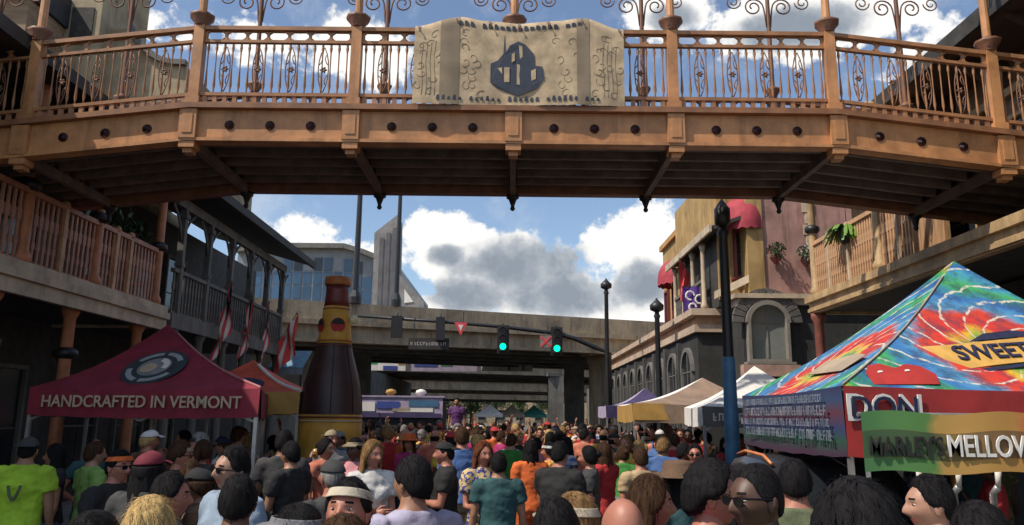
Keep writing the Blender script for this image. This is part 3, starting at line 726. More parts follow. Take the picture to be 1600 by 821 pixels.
def right_far():
    # charcoal ground storey along the street, with arched windows
    root = thing('stucco_building', 'yellow and pink stucco building with red dome awnings over dark arcade', 'building', (8, 25, 0))
    X = 5.0
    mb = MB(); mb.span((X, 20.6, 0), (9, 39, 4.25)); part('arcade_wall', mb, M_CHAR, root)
    mb = MB(); mb.span((X-.10, 20.48, 4.26), (8, 39.2, 4.46)); mb.span((X-.2, 20.36, 4.70), (8, 39.3, 4.88)); part('cornice', mb, mat('grey peach cornice', (.50, .38, .28), .8, .25, 2.0, bump=.1), root)
    mb = MB(); mb.span((X-.02, 20.55, 4.462), (8, 39.1, 4.698)); part('frieze', mb, M_PEACH, root)
    for k in range(9):
        y = 21.7+k*1.95
        window(root, (X-.003, y, 2.3), 1.15, 1.9, 'x-', m_frame=M_GREYM, arch=True)
        if k: mb = MB(); mb.box((X-.06, y-.975, 2.1), (.12, .22, 4.1)); part('pilaster', mb, mat('dark pilaster', (.075, .073, .068), .8, .3, 2.0), root)
    # front wing with the big arched window
    Y = 19.0; a, b = at(1140, 500, Y), at(1300, 500, Y)
    mb = MB(); mb.span((5.75, Y, 0), (12, 20.4, 4.78)); part('front_wall', mb, M_CHAR, root)
    mb = MB(); mb.span((5.62, Y-.12, 4.785), (12, 20.42, 4.93)); mb.span((5.52, Y-.2, 4.935), (12, 20.4, 5.05)); part('front_ledge', mb, M_CREAM, root)
    p0, p1 = at(1172, 562, Y), at(1228, 562, Y); cx = (p0.x+p1.x)/2; w = p1.x-p0.x; zb = p0.z; zs = at(1200, 478, Y).z-w/2
    window(root, (cx, Y-.002, (zb+zs)/2), w, zs-zb, 'y-', depth=.22, m_frame=mat('pale stone surround', (.22, .20, .175), .85, .2, 3.0, bump=.2), m_glass=M_AGLASS, arch=True, name='arched_window')
    mb = MB(); k = 14; r0, r1 = w/2+.14, w/2+.42
    for i in range(k):
        a0, a1 = math.pi*i/k+.015, math.pi*(i+1)/k-.015
        q = [Vector((cx+r*math.cos(t), Y-.001, zs+r*math.sin(t))) for r, t in ((r0, a0), (r1, a0), (r1, a1), (r0, a1))]
        v = MB(); v.prism(q, (0, -.14, 0)); part('voussoir', v, mat('dark stone', (.12, .11, .10), .85, .3, 4.0, bump=.3), root)
    mb = MB(); mb.span((cx-w/2-.25, Y-.3, zb-.42), (cx+w/2+.25, Y-.002, zb-.14)); part('window_box', mb, mat('dusty pink ledge', (.40, .25, .20), .85, .25, 4.0), root)
    # pink wall, facing us
    pl, pr = at(1193, 400, 19.3), at(1300, 400, 19.3)
    mb = MB(); mb.span((pl.x, 19.3, 5.052), (12, 26, 8.6)); part('pink_wall', mb, M_PINK, root)
    mb = MB()
    for k in range(7): mb.box((at(1262, 330, 19.3).x, 19.285, 6.5+k*.3), (.18+.12*(k % 2), .04, .26))
    part('quoin', mb, M_CREAM, root, kind='stuff')
    # yellow bay beside it
    yl, yr = at(1122, 400, 19.9), at(1199, 400, 19.9)
    mb = MB(); mb.span((yl.x, 19.9, 5.052), (pl.x-.003, 25, 8.75)); part('yellow_wall', mb, M_YEL, root)
    mb = MB(); mb.span((pl.x-.42, 19.25, 5.052), (pl.x-.004, 19.895, 8.9)); mb.span((pl.x-.5, 19.2, 8.902), (pl.x+.06, 19.99, 9.05)); part('yellow_pilaster', mb, M_YEL, root)
    mb = MB(); mb.prism([(yl.x-.15, 19.7, 5.055), (pl.x-.42, 19.25, 5.4), (pl.x-.42, 19.25, 5.6), (yl.x-.15, 19.7, 5.25)], (0, .19, 0)); part('band_course', mb, M_CREAM, root)
    c = at(1163, 362, 19.88); window(root, (at(1168, 400, 19.9).x, 19.897, at(1168, 398, 19.9).z), .62, 1.15, 'y-', m_frame=M_WINE, bars=(2, 2), name='window')
    dome_awning(root, (c.x-.05, 19.88, c.z+.12), 1.15, .78, .75, 'y-')
    # street gallery between
    mb = MB(); mb.span((5.9, 20.0, 4.885), (yl.x-.003, 24.6, 6.95)); part('gallery_wall', mb, M_WOODD, root)
    mb = MB(); mb.prism([(5.12, 19.2, 6.75), (6.2, 19.2, 7.15), (6.2, 19.2, 7.25), (5.12, 19.2, 6.86)], (0, 5.6, 0)); part('gallery_roof', mb, M_ROOFD, root)
    mb = MB(); mb.span((5.05, 19.15, 6.70), (5.115, 24.85, 6.9)); part('gallery_gutter', mb, M_CREAM, root)
    for y in (20.7, 21.9, 23.1, 24.3):
        column(root, 5.25, y, 4.885, 6.72, .07, M_CREAM, name='gallery_column')
        window(root, (5.897, y+.5, 5.75), .6, 1.5, 'x-', m_frame=M_WINE, bars=(1, 2))
    pickets(root, 5.25, 20.75, 24.3, 4.885, .75, .16, M_WOODG)
    # yellow block beyond
    zt = at(1080, 340, 24.8).z; xb = at(1080, 340, 24.8).x-.02
    mb = MB(); mb.span((xb, 24.65, 4.886), (12, 29.6, zt-.15)); part('yellow_block', mb, M_YEL, root)
    mb = MB(); mb.span((xb-.12, 24.55, zt-.148), (12, 29.7, zt+.05)); part('block_parapet', mb, mat('ochre parapet', (.46, .25, .09), .85, .25, 2.0), root)
    window(root, (xb-.002, 27.3, 5.85), .75, 1.6, 'x-', m_frame=M_WINE, bars=(2, 2)); window(root, (xb-.002, 28.8, 5.85), .5, 1.6, 'x-', m_frame=M_WINE, bars=(1, 2))
    dome_awning(root, (xb-.01, 27.3, 6.85), 1.6, .75, .65, 'x-')
    for px, py in ((1209, 398), (1256, 402)):
        p = at(px, py, 19.25)
        wl = thing('wall_basket', 'wilted dark flower basket beside the yellow pilaster' if px < 1230 else 'dark flower basket with pale blooms by the tan corner column', 'plant', (p.x, 19.2, p.z), 'flower baskets on the pink wall')
        mb = MB(); mb.lathe([(.04, -.28), (.12, -.16), (.15, -.10)], 10, (p.x, 19.12, p.z)); part('basket', mb, M_WINE, wl)
        mb = MB(); leaves(mb, (p.x, 19.05, p.z+.05), .24, 160, .055, px, 1.0, .3); part('foliage', mb, M_LEAFD, wl)
        mb = MB(); leaves(mb, (p.x-.05, 18.98, p.z+.06), .22, 36, .045, px+1); part('blooms', mb, M_FW if px > 1230 else M_WINE, wl, kind='stuff')
        mb = MB(); mb.tube([(p.x, 19.29, p.z+.15), (p.x, 19.12, p.z+.12), (p.x, 19.12, p.z-.1)], .012, 5); part('bracket', mb, M_IRON, wl)
right_far()
p = at(1066, 445, 22.5)
flag_thing('flag', 'bright red flag hanging by the far red awning', (5.3, 22.5, p.z+.3), (p.x-.1, 22.3, p.z+.75), .55, 1.2, 4.0, None, (M_BRR, M_FR, M_BRR))
def purple_banner():
    p = at(1085, 470, 21.2); b = thing('banner', 'purple banner with white ring print below the red flag', 'banner', (p.x, 21.2, p.z))
    mb = MB(); mb.grid([[(p.x-.34+.68*i/8, 21.12+.04*math.sin(i*1.1)+.03*j/6, p.z-.36+.74*j/6) for i in range(9)] for j in range(7)]); part('cloth', mb, mat('violet cloth', (.09, .035, .26), .8, .2, 5.0), b, True)
    for dx, dzz, r in ((-.14, .12, .12), (.12, .02, .12), (-.08, -.2, .10)):
        mb = MB(); mb.tube([(p.x+dx+r*math.cos(a*.7), 21.08, p.z+dzz+r*math.sin(a*.7)) for a in range(8)], .028, 5); part('printed_ring', mb, M_TXTW, b)
    mb = MB(); mb.tube([(p.x-.36, 21.15, p.z+.38), (p.x+.36, 21.17, p.z+.38)], .012, 6); part('rod', mb, M_IRON, b)
purple_banner()

# ------------------------------------------------------------------ overpasses
def overpass(name, label, A, B, zt, width, parapet, girder, m_par, n_gird):
    A, B = Vector(A), Vector(B); d = (B-A).normalized(); n = Vector((-d.y, d.x, 0))
    root = thing(name, label, 'overpass', (A.x, A.y, 0))
    def beam(off0, off1, z0, z1, m, nm, a=A, b=B):
        q = [a+n*off0, b+n*off0, b+n*off1, a+n*off1]
        mb = MB(); mb.prism([(p.x, p.y, z0) for p in q], (0, 0, z1-z0)); return part(nm, mb, m, root)
    L = (B-A).length; k = 16
    for s in (0, width-.3):
        for i in range(k):
            a = A+d*(L*i/k+.015); b = A+d*(L*(i+1)/k-.015); beam(s, s+.3, zt-parapet, zt, m_par, 'parapet_panel', a, b)
    beam(-.12, width+.12, zt-parapet-.22, zt-parapet-.002, M_CONC, 'deck')
    for i in range(n_gird):
        o = .35+i*(width-.7)/(n_gird-1)
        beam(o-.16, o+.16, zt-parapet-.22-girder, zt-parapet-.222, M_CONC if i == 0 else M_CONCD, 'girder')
        beam(o-.30, o+.30, zt-parapet-.22-girder-.12, zt-parapet-.22-girder-.002, M_CONC if i == 0 else M_CONCD, 'girder_flange')
    return root, d, n
aL, aR = at(350, 464, 32.0), at(1030, 502, 39.5)
dd = (aR-aL); A1 = Vector((aL.x, aL.y, 0))-Vector((dd.x, dd.y, 0))*1.6; B1 = Vector((aR.x, aR.y, 0))+Vector((dd.x, dd.y, 0))*1.6
ZO = (aL.z+aR.z)/2
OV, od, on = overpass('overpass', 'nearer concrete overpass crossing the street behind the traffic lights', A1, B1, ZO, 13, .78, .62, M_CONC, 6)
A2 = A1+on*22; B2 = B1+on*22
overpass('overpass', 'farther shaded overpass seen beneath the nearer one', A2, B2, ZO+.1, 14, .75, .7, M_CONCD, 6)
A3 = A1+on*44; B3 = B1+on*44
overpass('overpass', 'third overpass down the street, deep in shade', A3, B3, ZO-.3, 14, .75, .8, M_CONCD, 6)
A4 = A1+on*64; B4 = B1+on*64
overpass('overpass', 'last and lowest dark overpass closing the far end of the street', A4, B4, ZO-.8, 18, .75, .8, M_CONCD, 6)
def pier(px, Y, r, label, m, square=False):
    p = at(px, 620, Y); z = 5.1
    root = thing('bridge_pier', label, 'pier', (p.x, Y, 0), 'concrete piers under the overpasses')
    mb = MB()
    if square: mb.box((p.x, Y, z/2), (r*2, r*2.6, z))
    else: mb.lathe([(r, 0), (r, z*.5), (r, z-.5), (r*1.25, z-.2), (r*1.25, z)], 24, (p.x, Y, 0))
    part('shaft', mb, m, root, not square)
    mb = MB(); mb.box((p.x, Y, z+.12), (r*3.4, r*2.8, .22), rz=math.atan2(od.y, od.x)); part('cap', mb, m, root)
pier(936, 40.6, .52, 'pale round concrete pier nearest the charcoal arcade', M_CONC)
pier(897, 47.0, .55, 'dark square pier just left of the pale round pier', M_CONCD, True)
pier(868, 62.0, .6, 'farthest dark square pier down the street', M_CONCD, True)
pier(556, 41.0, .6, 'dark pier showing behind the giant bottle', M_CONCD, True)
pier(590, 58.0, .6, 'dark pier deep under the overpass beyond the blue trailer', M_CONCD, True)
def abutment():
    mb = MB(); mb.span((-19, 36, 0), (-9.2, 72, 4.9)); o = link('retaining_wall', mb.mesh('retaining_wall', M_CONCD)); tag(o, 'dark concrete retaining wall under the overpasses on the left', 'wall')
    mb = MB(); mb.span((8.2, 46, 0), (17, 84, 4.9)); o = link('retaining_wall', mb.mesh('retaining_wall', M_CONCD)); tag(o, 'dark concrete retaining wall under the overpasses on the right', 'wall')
abutment()
def hung_sign(px0, px1, py0, py1, Y, label, m, deco):
    a, b = at(px0, py1, Y), at(px1, py0, Y)
    root = thing('hanging_sign', label, 'sign', (a.x, Y, a.z), 'signs hung on the farther overpass')
    mb = MB(); mb.span((a.x, Y, a.z), (b.x, Y+.08, b.z)); part('panel', mb, m, root)
    for (u0, u1, v0, v1, mm) in deco:
        q = MB(); q.span((a.x+(b.x-a.x)*u0, Y-.02, a.z+(b.z-a.z)*v0), (a.x+(b.x-a.x)*u1, Y-.002, a.z+(b.z-a.z)*v1)); part('printed_block', q, mm, root)
YS = 50.0
M_SG = mat('sign green', (.03, .35, .08), .5, .1, 3.0); M_SB = mat('sign blue', (.05, .08, .30), .5, .1, 3.0)
hung_sign(570, 634, 561, 579, YS, 'white sign with green corner and blue block, behind the bottle', M_WHITE, [(.05, .3, .55, .98, M_SG), (.45, .8, .05, .4, M_SB), (.82, .98, .5, .95, M_GOLD)])
hung_sign(642, 746, 564, 580, YS, 'lavender banner with blue band and green patch under the overpass', M_LAV, [(.05, .4, .4, .9, M_SB), (.45, .62, .5, .98, M_SG)])
hung_sign(752, 832, 568, 580, YS, 'bright white sign nearest the dark piers', M_WHITE, [(.52, .56, .1, .9, M_GREYM), (.8, .84, .1, .9, M_GREYM)])

def light_pole(px, py, Y, ztop, r, label, arm):
    p = at(px, py, Y); root = thing('light_pole', label, 'light pole', (p.x, Y, p.z), 'tall lights on the overpass')
    mb = MB(); mb.tube([(p.x, Y, ZO), (p.x, Y, ztop)], [r, r*.7], 10); part('shaft', mb, M_IRON, root)
    mb = MB(); mb.lathe([(r*2, ZO+.002), (r*2, ZO+.3), (r*1.1, ZO+.6)], 10, (p.x, Y, 0)); part('base', mb, M_IRON, root)
    mb = MB(); mb.tube([(p.x, Y, ztop), (p.x+arm*.6, Y, ztop+.35), (p.x+arm*1.4, Y, ztop+.4)], .06, 6); mb.box((p.x+arm*1.7, Y, ztop+.38), (.7, .25, .14)); part('lamp_head', mb, M_GREYM, root)
def ov_y(x): return A1.y+(x-A1.x)*(od.y/od.x)
for px, py, r, lab, arm in ((554, 478, .15, 'tall dark light pole on the overpass above the bottle', -1), (619, 470, .12, 'tall slim light pole on the overpass beside the grey tower', 1)):
    p = at(px, py, 34.6); light_pole(px, py, ov_y(p.x)+.15, 13.6, r, lab, arm)

# ------------------------------------------------------------------ distant buildings
def glass_block():
    Y = 110.0
    def q(px, py): p = at(px, py, Y); return p
    root = thing('glass_building', 'blue glass arena with sloping roof behind the overpass', 'building', (q(480, 470).x, Y, 0))
    pts = [(372, 395), (420, 388), (540, 389), (570, 398), (604, 412)]
    top = [q(*p) for p in pts]
    poly = [(top[0].x, Y, 0)]+[(p.x, Y, p.z) for p in top]+[(q(622, 470).x, Y, top[-1].z-.5), (q(622, 470).x, Y, 0)]
    mb = MB(); mb.prism(poly[::-1], (0, 40, 0)); part('body', mb, M_BMUL, root)
    for a, b in zip(top[:-1], top[1:]):
        mb = MB(); mb.bar((a.x, Y-.6, a.z+.2), (b.x, Y-.6, b.z+.2), 1.4, .7); part('roof_edge', mb, M_GREYM, root)
    n = 15; x0, x1 = q(376, 470).x, q(612, 470).x; zlo = q(480, 480).z-1
    for i in range(n):
        xa, xb = x0+(x1-x0)*i/n+.12, x0+(x1-x0)*(i+1)/n-.12; xm = (xa+xb)/2
        zt = None
        for a, b in zip(top[:-1], top[1:]):
            if a.x <= xm <= b.x: zt = a.z+(b.z-a.z)*(xm-a.x)/(b.x-a.x)
        zt = (zt or top[-1].z)-1.3
        for j in range(4):
            za, zb = zlo+(zt-zlo)*j/4+.08, zlo+(zt-zlo)*(j+1)/4-.08
            mb = MB(); mb.span((xa, Y-.06-.03*((i*7+j*3) % 3), za), (xb, Y-.002, zb)); part('pane', mb, M_BGL if j < 3 else M_BMUL if i % 3 == 0 else M_GLASS if i % 2 else M_BGL, root)
    Y2 = 100.0
    def w(px, py): return at(px, py, Y2)
    t = thing('tower', 'grey slab tower with slanted top beside the blue glass arena', 'tower', (w(604, 470).x, Y2, 0))
    a, b, c, e = w(585, 470), w(585, 364), w(621, 336), w(621, 470)
    mb = MB(); mb.prism([(a.x, Y2, 0), (b.x, Y2, b.z), (c.x, Y2, c.z), (e.x, Y2, 0)][::-1], (0, 5, 0)); part('shaft', mb, M_TOWER, t)
    for k in range(3):
        xa = a.x+(e.x-a.x)*(.12+.28*k); xb = xa+(e.x-a.x)*.18; zt = b.z+(c.z-b.z)*(.12+.28*k)-1.0
        mb = MB(); mb.span((xa, Y2-.12, 4), (xb, Y2-.002, zt)); part('window_strip', mb, mat('tower strip', (.12, .115, .125), .5, .3, .6), t)
    f = thing('stair_ramp', 'grey sloping wing descending right of the slab tower', 'building', (w(640, 470).x, Y2, 0))
    mb = MB(); mb.prism([(w(623, 470).x, Y2, 0), (w(623, 430).x, Y2, w(623, 428).z), (w(662, 472).x, Y2, w(662, 472).z), (w(664, 470).x, Y2, 0)][::-1], (0, 4, 0)); part('wing', mb, M_TOWER, f)
    mb = MB(); mb.prism([(w(632, 470).x, Y2-.1, w(632, 474).z), (w(632, 452).x, Y2-.1, w(632, 452).z), (w(646, 470).x, Y2-.1, w(646, 472).z)][::-1], (0, .08, 0)); part('opening', mb, M_WHITE, f)
glass_block()

# ------------------------------------------------------------------ traffic signals, lamp posts
def mast_arm():
    Y = 30.0
    b = at(953, 600, Y); root = thing('traffic_signal', 'long dark mast arm with two green traffic lights across the street', 'traffic light', (b.x+.1, Y, 0))
    pts = [at(952, 640, Y), at(951, 552, Y), at(930, 543, Y), at(900, 530, Y), at(870, 521, Y), at(786, 511, Y), at(690, 503, Y), at(560, 494, Y)]
    pts[0].z = 0; pts[0].x = pts[1].x
    mb = MB(); mb.tube(pts, [.13, .11, .10, .09, .085, .075, .065, .055], 10); part('mast_arm', mb, M_IRON, root, True)
    for px, py in ((786, 530), (870, 533)):
        c = at(px, py, Y-.25); mb = MB(); mb.box((c.x, c.y, c.z), (.32, .22, .95)); mb.box((c.x, c.y+.13, c.z), (.46, .02, 1.1))
        h = part('signal_head', mb, M_IRON, root)
        for k, m in ((-1, M_SIGNAL), (0, M_DSLENS), (1, M_DSLENS)):
            q = MB(); q.tube([(c.x, c.y-.11, c.z+k*.30), (c.x, c.y-.125, c.z+k*.30)], .125, 14); part('lens', q, m, h)
            q = MB()
            for i in range(9):
                a0, a1 = math.pi*i/9, math.pi*(i+1)/9
                q.prism([(c.x+.135*math.cos(a), c.y-.111, c.z+k*.30+.135*math.sin(a)) for a in (a0, a1)]+[(c.x+.15*math.cos(a), c.y-.111, c.z+k*.30+.15*math.sin(a)) for a in (a1, a0)], (0, -.14, 0))
            part('visor', q, M_IRON, h)
        q = MB(); q.tube([(c.x, c.y+.14, c.z+.3), (c.x, Y, c.z+.62)], .04, 6); part('clamp', q, M_IRON, h)
    for px, py, w, h in ((620, 511, .42, .85), (688, 514, .34, .9)):
        c = at(px, py, Y-.15); mb = MB(); mb.box(c, (w, .2, h)); mb.tube([(c.x, c.y, c.z+h/2), (c.x, Y, c.z+h/2+.15)], .04, 6); part('signal_back', mb, M_IRON, root)
    s = thing('street_sign', 'dark street name sign with pale unreadable lettering under the overpass', 'sign', at(668, 537, Y-.1))
    a, b2 = at(638, 546, Y-.1), at(702, 529, Y-.1); mb = MB(); mb.span((a.x, Y-.12, a.z), (b2.x, Y-.07, b2.z)); part('plate', mb, M_CHAR, s)
    mb = MB(); M = Matrix.Translation(((a.x+b2.x)/2, Y-.122, (a.z+b2.z)/2)) @ Matrix.Rotation(R(90), 4, 'X'); blob_marks(mb, M, a.x-(a.x+b2.x)/2+.08, (b2.x-a.x)/2-.08, .13, 4); part('lettering', mb, mat('grey print', (.40, .39, .37), .7, .15, 8.0), s, kind='stuff')
    for x in (a.x+.2, b2.x-.2):
        mb = MB(); mb.tube([(x, Y-.095, b2.z), (x, Y-.05, b2.z+.82)], .02, 5); part('hanger', mb, M_IRON, s)
    for px, py, lab in ((720, 514, 'red and white triangular sign left of the green lights'), (853, 534, 'red crossed sign between the two green lights')):
        c = at(px, py, Y-.12); g = thing('road_sign', lab, 'sign', c)
        if px < 800:
            mb = MB(); mb.prism([(c.x-.26, c.y, c.z+.25), (c.x+.26, c.y, c.z+.25), (c.x, c.y, c.z-.26)], (0, .03, 0)); part('plate', mb, M_FR, g)
            mb = MB(); mb.prism([(c.x-.11, c.y-.01, c.z+.15), (c.x+.11, c.y-.01, c.z+.15), (c.x, c.y-.01, c.z-.08)], (0, .008, 0)); part('centre', mb, M_FW, g)
        else:
            mb = MB(); mb.box(c, (.46, .03, .46)); part('plate', mb, mat('grey sign back', (.22, .20, .18), .6, .2, 6.0), g)
            for s_ in (-1, 1):
                mb = MB(); mb.bar((c.x-.19*s_, c.y-.022, c.z-.19), (c.x+.19*s_, c.y-.022, c.z+.19), .08, .012+.004*s_, up=(0, 1, 0)); part('cross_stroke', mb, M_FR, g)
        mb = MB(); mb.tube([(c.x, c.y+.04, c.z+.3), (c.x, Y, c.z+.45)], .02, 5); part('hanger', mb, M_IRON, g)
mast_arm()
def lamp_post(px, py_top, Y, r, label, style):
    p = at(px, py_top, Y); root = thing('street_lamp', label, 'street lamp', (p.x, Y, 0)); z = p.z
    mb = MB(); mb.lathe([(r*2.0, 0), (r*2.0, .5), (r*1.3, .7), (r*1.1, 1.2), (r, z*.5), (r*.85, z-.5), (r*1.2, z-.42), (r*.8, z-.36), (r*.8, z-.3)], 12, (p.x, Y, 0)); part('pole', mb, M_IRON, root, True)
    if style == 'globe':
        mb = MB(); mb.lathe([(.08, z-.3), (.2, z-.24), (.21, z-.1), (.12, z-.02), (.05, z+.05), (.01, z+.12)], 12, (p.x, Y, 0)); part('lantern', mb, M_IRON, root, True)
    elif style == 'frost':
        mb = MB(); mb.ball((p.x, Y, z-.1), .24, 14, 9); part('globe', mb, mat('frosted globe', (.20, .15, .12), .4, .15, 4.0), root, True)
        mb = MB(); mb.lathe([(.1, z-.34), (.16, z-.3), (.16, z-.27)], 12, (p.x, Y, 0)); part('globe_seat', mb, M_IRON, root)
    else:
        mb = MB(); mb.lathe([(r, z-.31), (r*1.5, z-.25), (r*1.5, z-.02), (r*.6, z+.1), (.01, z+.16)], 12, (p.x, Y, 0)); part('cap', mb, M_IRON, root, True)
        zt = at(px, 560, Y).z
        mb = MB(); mb.lathe([(r*1.5, .55), (r*1.35, zt*.5), (r*1.12, zt), (r*1.02, zt+.02)], 14, (p.x, Y, 0)); part('blue_wrap', mb, M_BLUE, root, True, label='glossy blue vinyl wrapped around the lower pole')
        for k in range(3):
            mb = MB(); mb.lathe([(r*1.5-.02*k, .9+k*.5), (r*1.52-.02*k, .93+k*.5), (r*1.5-.02*k, .96+k*.5)], 14, (p.x, Y, 0)); part('strap', mb, M_NAVY, root)
    return root
lamp_post(947, 440, 28.0, .085, 'slim black lamp post standing by the pale round pier', 'globe')
lamp_post(1026, 472, 22.5, .085, 'dark lamp post with pointed lantern before the charcoal arcade', 'globe')
lamp_post(1128, 326, 12.3, .088, 'tall black post wrapped in blue, before the yellow building', 'wrap')

# ------------------------------------------------------------------ tents
def tent(label, corners, ez, peak, vh, m_can, m_val, sag=.10, m_face=None, legs=True, curved=.0, group=None, name='canopy_tent', uvc=None):
    """corners: front-left, front-right, back-right, back-left (x,y); slopes and valances one part each"""
    c = [Vector((x, y, ez)) for x, y in corners]; peak = Vector(peak); ctr = sum(c, Vector())/4
    root = thing(name, label, 'tent', (ctr.x, ctr.y, 0), group)
    P = {}
    def surf(k, u, v):
        a, b = c[k], c[(k+1) % 4]; p = a.lerp(b, u).lerp(peak, v)
        s = math.sin(math.pi*v)*sag*(1-.0*u)+curved*math.sin(math.pi*v)*(1-abs(2*u-1))*.3
        p.z -= s; p.z -= .03*math.sin(math.pi*u)*(1-v)
        return p
    n = 12
    for k in range(4):
        mb = MB(); rows = [[surf(k, i/n, j/n*.999) for i in range(n+1)] for j in range(n+1)]; mb.grid(rows)
        nm = 'canopy_panel'
        mm = (m_face or {}).get(k, m_can)
        o = part(nm, mb, mm, root, True)
        if uvc is not None:
            a, b = c[k], c[(k+1) % 4]; xa = (b-a).normalized(); mid = (a+b)/2; ya = (peak-mid).normalized()
            uvl = o.data.uv_layers.new(name='UVMap')
            for lp in o.data.loops:
                p = o.data.vertices[lp.vertex_index].co; d = p-mid; uvl.data[lp.index].uv = (d.dot(xa), d.dot(ya))
        P[k] = o
        vm = MB(); rows = []
        for j in range(4):
            row = []
            for i in range(n+1):
                p = surf(k, i/n, 0); nrm = Vector((c[(k+1) % 4].y-c[k].y, -(c[(k+1) % 4].x-c[k].x), 0)).normalized()
                w = .018*math.sin(i*1.7+k)*j/3
                row.append(p+nrm*(.012+w)+Vector((0, 0, -vh*j/3-.012*(i % 2)*(j == 3))))
            rows.append(row)
        vm.grid(rows); mv = m_val[k] if isinstance(m_val, (list, tuple)) else m_val
        part('valance', vm, mv, root, True)
    if legs:
        for k in range(4):
            q = c[k]+(ctr-c[k])*.02
            mb = MB(); mb.box((q.x, q.y, ez/2), (.045, .045, ez-.02)); mb.box((q.x, q.y, .02), (.12, .12, .03)); part('leg', mb, M_STEEL, root)
        mb = MB()
        for k in range(4):
            a, b = c[k]+Vector((0, 0, -.08)), c[(k+1) % 4]+Vector((0, 0, -.08)); a = a+(ctr-a)*.03; b = b+(ctr-b)*.03; a.z = b.z = ez-.1
            for i in range(4):
                p, q = a.lerp(b, i/4), a.lerp(b, (i+1)/4); dzv = Vector((0, 0, .3)); mb.bar(p if i % 2 else p-dzv, q-dzv if i % 2 else q, .02, .03)
        part('truss', mb, M_STEEL, root, kind='stuff')
    return root, c, peak, surf

def maroon_tent():
    fl, fr = at(45, 628, 10.0), at(404, 655, 9.5)
    ez = 2.30; d = Vector((fr.x-fl.x, fr.y-fl.y)); n = Vector((-.27, .96)).normalized()*3.0
    co = [(fl.x, fl.y), (fr.x, fr.y), (fr.x+n.x, fr.y+n.y), (fl.x+n.x, fl.y+n.y)]
    mid = Vector((sum(x for x, _ in co)/4, sum(y for _, y in co)/4))
    pz = at(262, 507, mid.y).z
    root, c, pk, surf = tent('maroon canopy tent with round dark emblem and lettered valance', co, ez, (mid.x, mid.y, pz), .34, M_MAR, M_MAR, .12)
    xa = c[1]-c[0]
    M = frame_m((c[0]+c[1])/2+Vector((0, -.035, -.17))+n.to_3d().normalized()*-.02, xa, (0, 0, 1))
    stick('valance_lettering', text_mesh('valance_lettering', 'HANDCRAFTED IN VERMONT', xa.length*.86, .15, M_TXTG), root, M)
    ya = pk-(c[0]+c[1])/2; o = surf(0, .52, .40); nrm = xa.cross(ya).normalized(); nrm = nrm if nrm.y < 0 else -nrm
    M = frame_m(o+nrm*.03, xa, ya)
    def disc(r0, r1, m, nm, z, par, sx=1.0, arc=(0, 6.2832), k=28, cx=0, cy=0):
        mb = MB()
        for i in range(k):
            a0 = arc[0]+(arc[1]-arc[0])*i/k; a1 = arc[0]+(arc[1]-arc[0])*(i+1)/k
            q = [M @ Vector((cx+r*math.cos(a)*sx, cy+r*math.sin(a), z)) for r, a in ((r0, a0), (r1, a0), (r1, a1), (r0, a1))]
            mb.prism(q, nrm*.004)
        return part(nm, mb, m, par)
    e = disc(.001, .42, mat('emblem dark teal', (.035, .05, .06), .7, .25, 6.0), 'emblem', .012, root)
    for a0, a1 in ((.5, 1.5), (1.7, 2.7), (3.3, 4.4), (4.6, 5.8)):
        disc(.29, .36, mat('emblem grey print', (.34, .36, .37), .7, .2, 9.0), 'emblem_lettering', .02, e, arc=(a0, a1), k=9)
    disc(.001, .22, mat('emblem grey', (.24, .24, .25), .7, .2, 9.0), 'emblem_centre', .02, e)
    disc(.12, .2, M_TXTW, 'emblem_crescent', .028, e, arc=(-.3, 1.4), k=9)
    disc(.001, .11, M_TXTG, 'emblem_face', .028, e, cx=-.06, cy=-.04)
    # pale strip paints the sunlight caught along the ridge
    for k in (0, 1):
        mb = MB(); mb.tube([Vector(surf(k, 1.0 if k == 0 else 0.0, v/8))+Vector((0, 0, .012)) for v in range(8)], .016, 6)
        if k == 0: part('ridge_strip', mb, mat('pink seam', (.42, .16, .17), .7, .2, 6.0), root)
maroon_tent()
def red_tent():
    pk = at(396, 563, 13.5)
    root, c, p, surf = tent('small red tent with golden valance behind the maroon tent', [(pk.x-1.1, 12.2), (at(468, 630, 12.4).x, 12.4), (pk.x+1.1, 14.9), (pk.x-1.2, 14.7)], at(460, 612, 12.4).z, pk, .34, mat('orange red canvas', (.60, .085, .03), .75, .25, 3.0, bump=.1), [M_GOLD, M_RED, M_GOLD, M_RED], .1)
    mb = MB(); mb.tube([Vector(surf(0, 1.0, v/8))+Vector((0, 0, .015)) for v in range(8)], .03, 6); part('ridge_strip', mb, M_WHITE, root)
    o = surf(0, .55, .38); xa = c[1]-c[0]; ya = p-(c[0]+c[1])/2; M = frame_m(o, xa, ya); nz = M.to_3x3() @ Vector((0, 0, 1))
    mb = MB(); mb.prism([M @ Vector((.36*math.cos(a*.35), .26*math.sin(a*.35), .02)) for a in range(18)], nz*.006); part('emblem', mb, M_NAVY, root)
    mb = MB(); mb.prism([M @ Vector((-.05+.2*math.cos(a*.35), -.05+.15*math.sin(a*.35), .035)) for a in range(18)], nz*.006); part('emblem_centre', mb, M_BROWN, root)
red_tent()
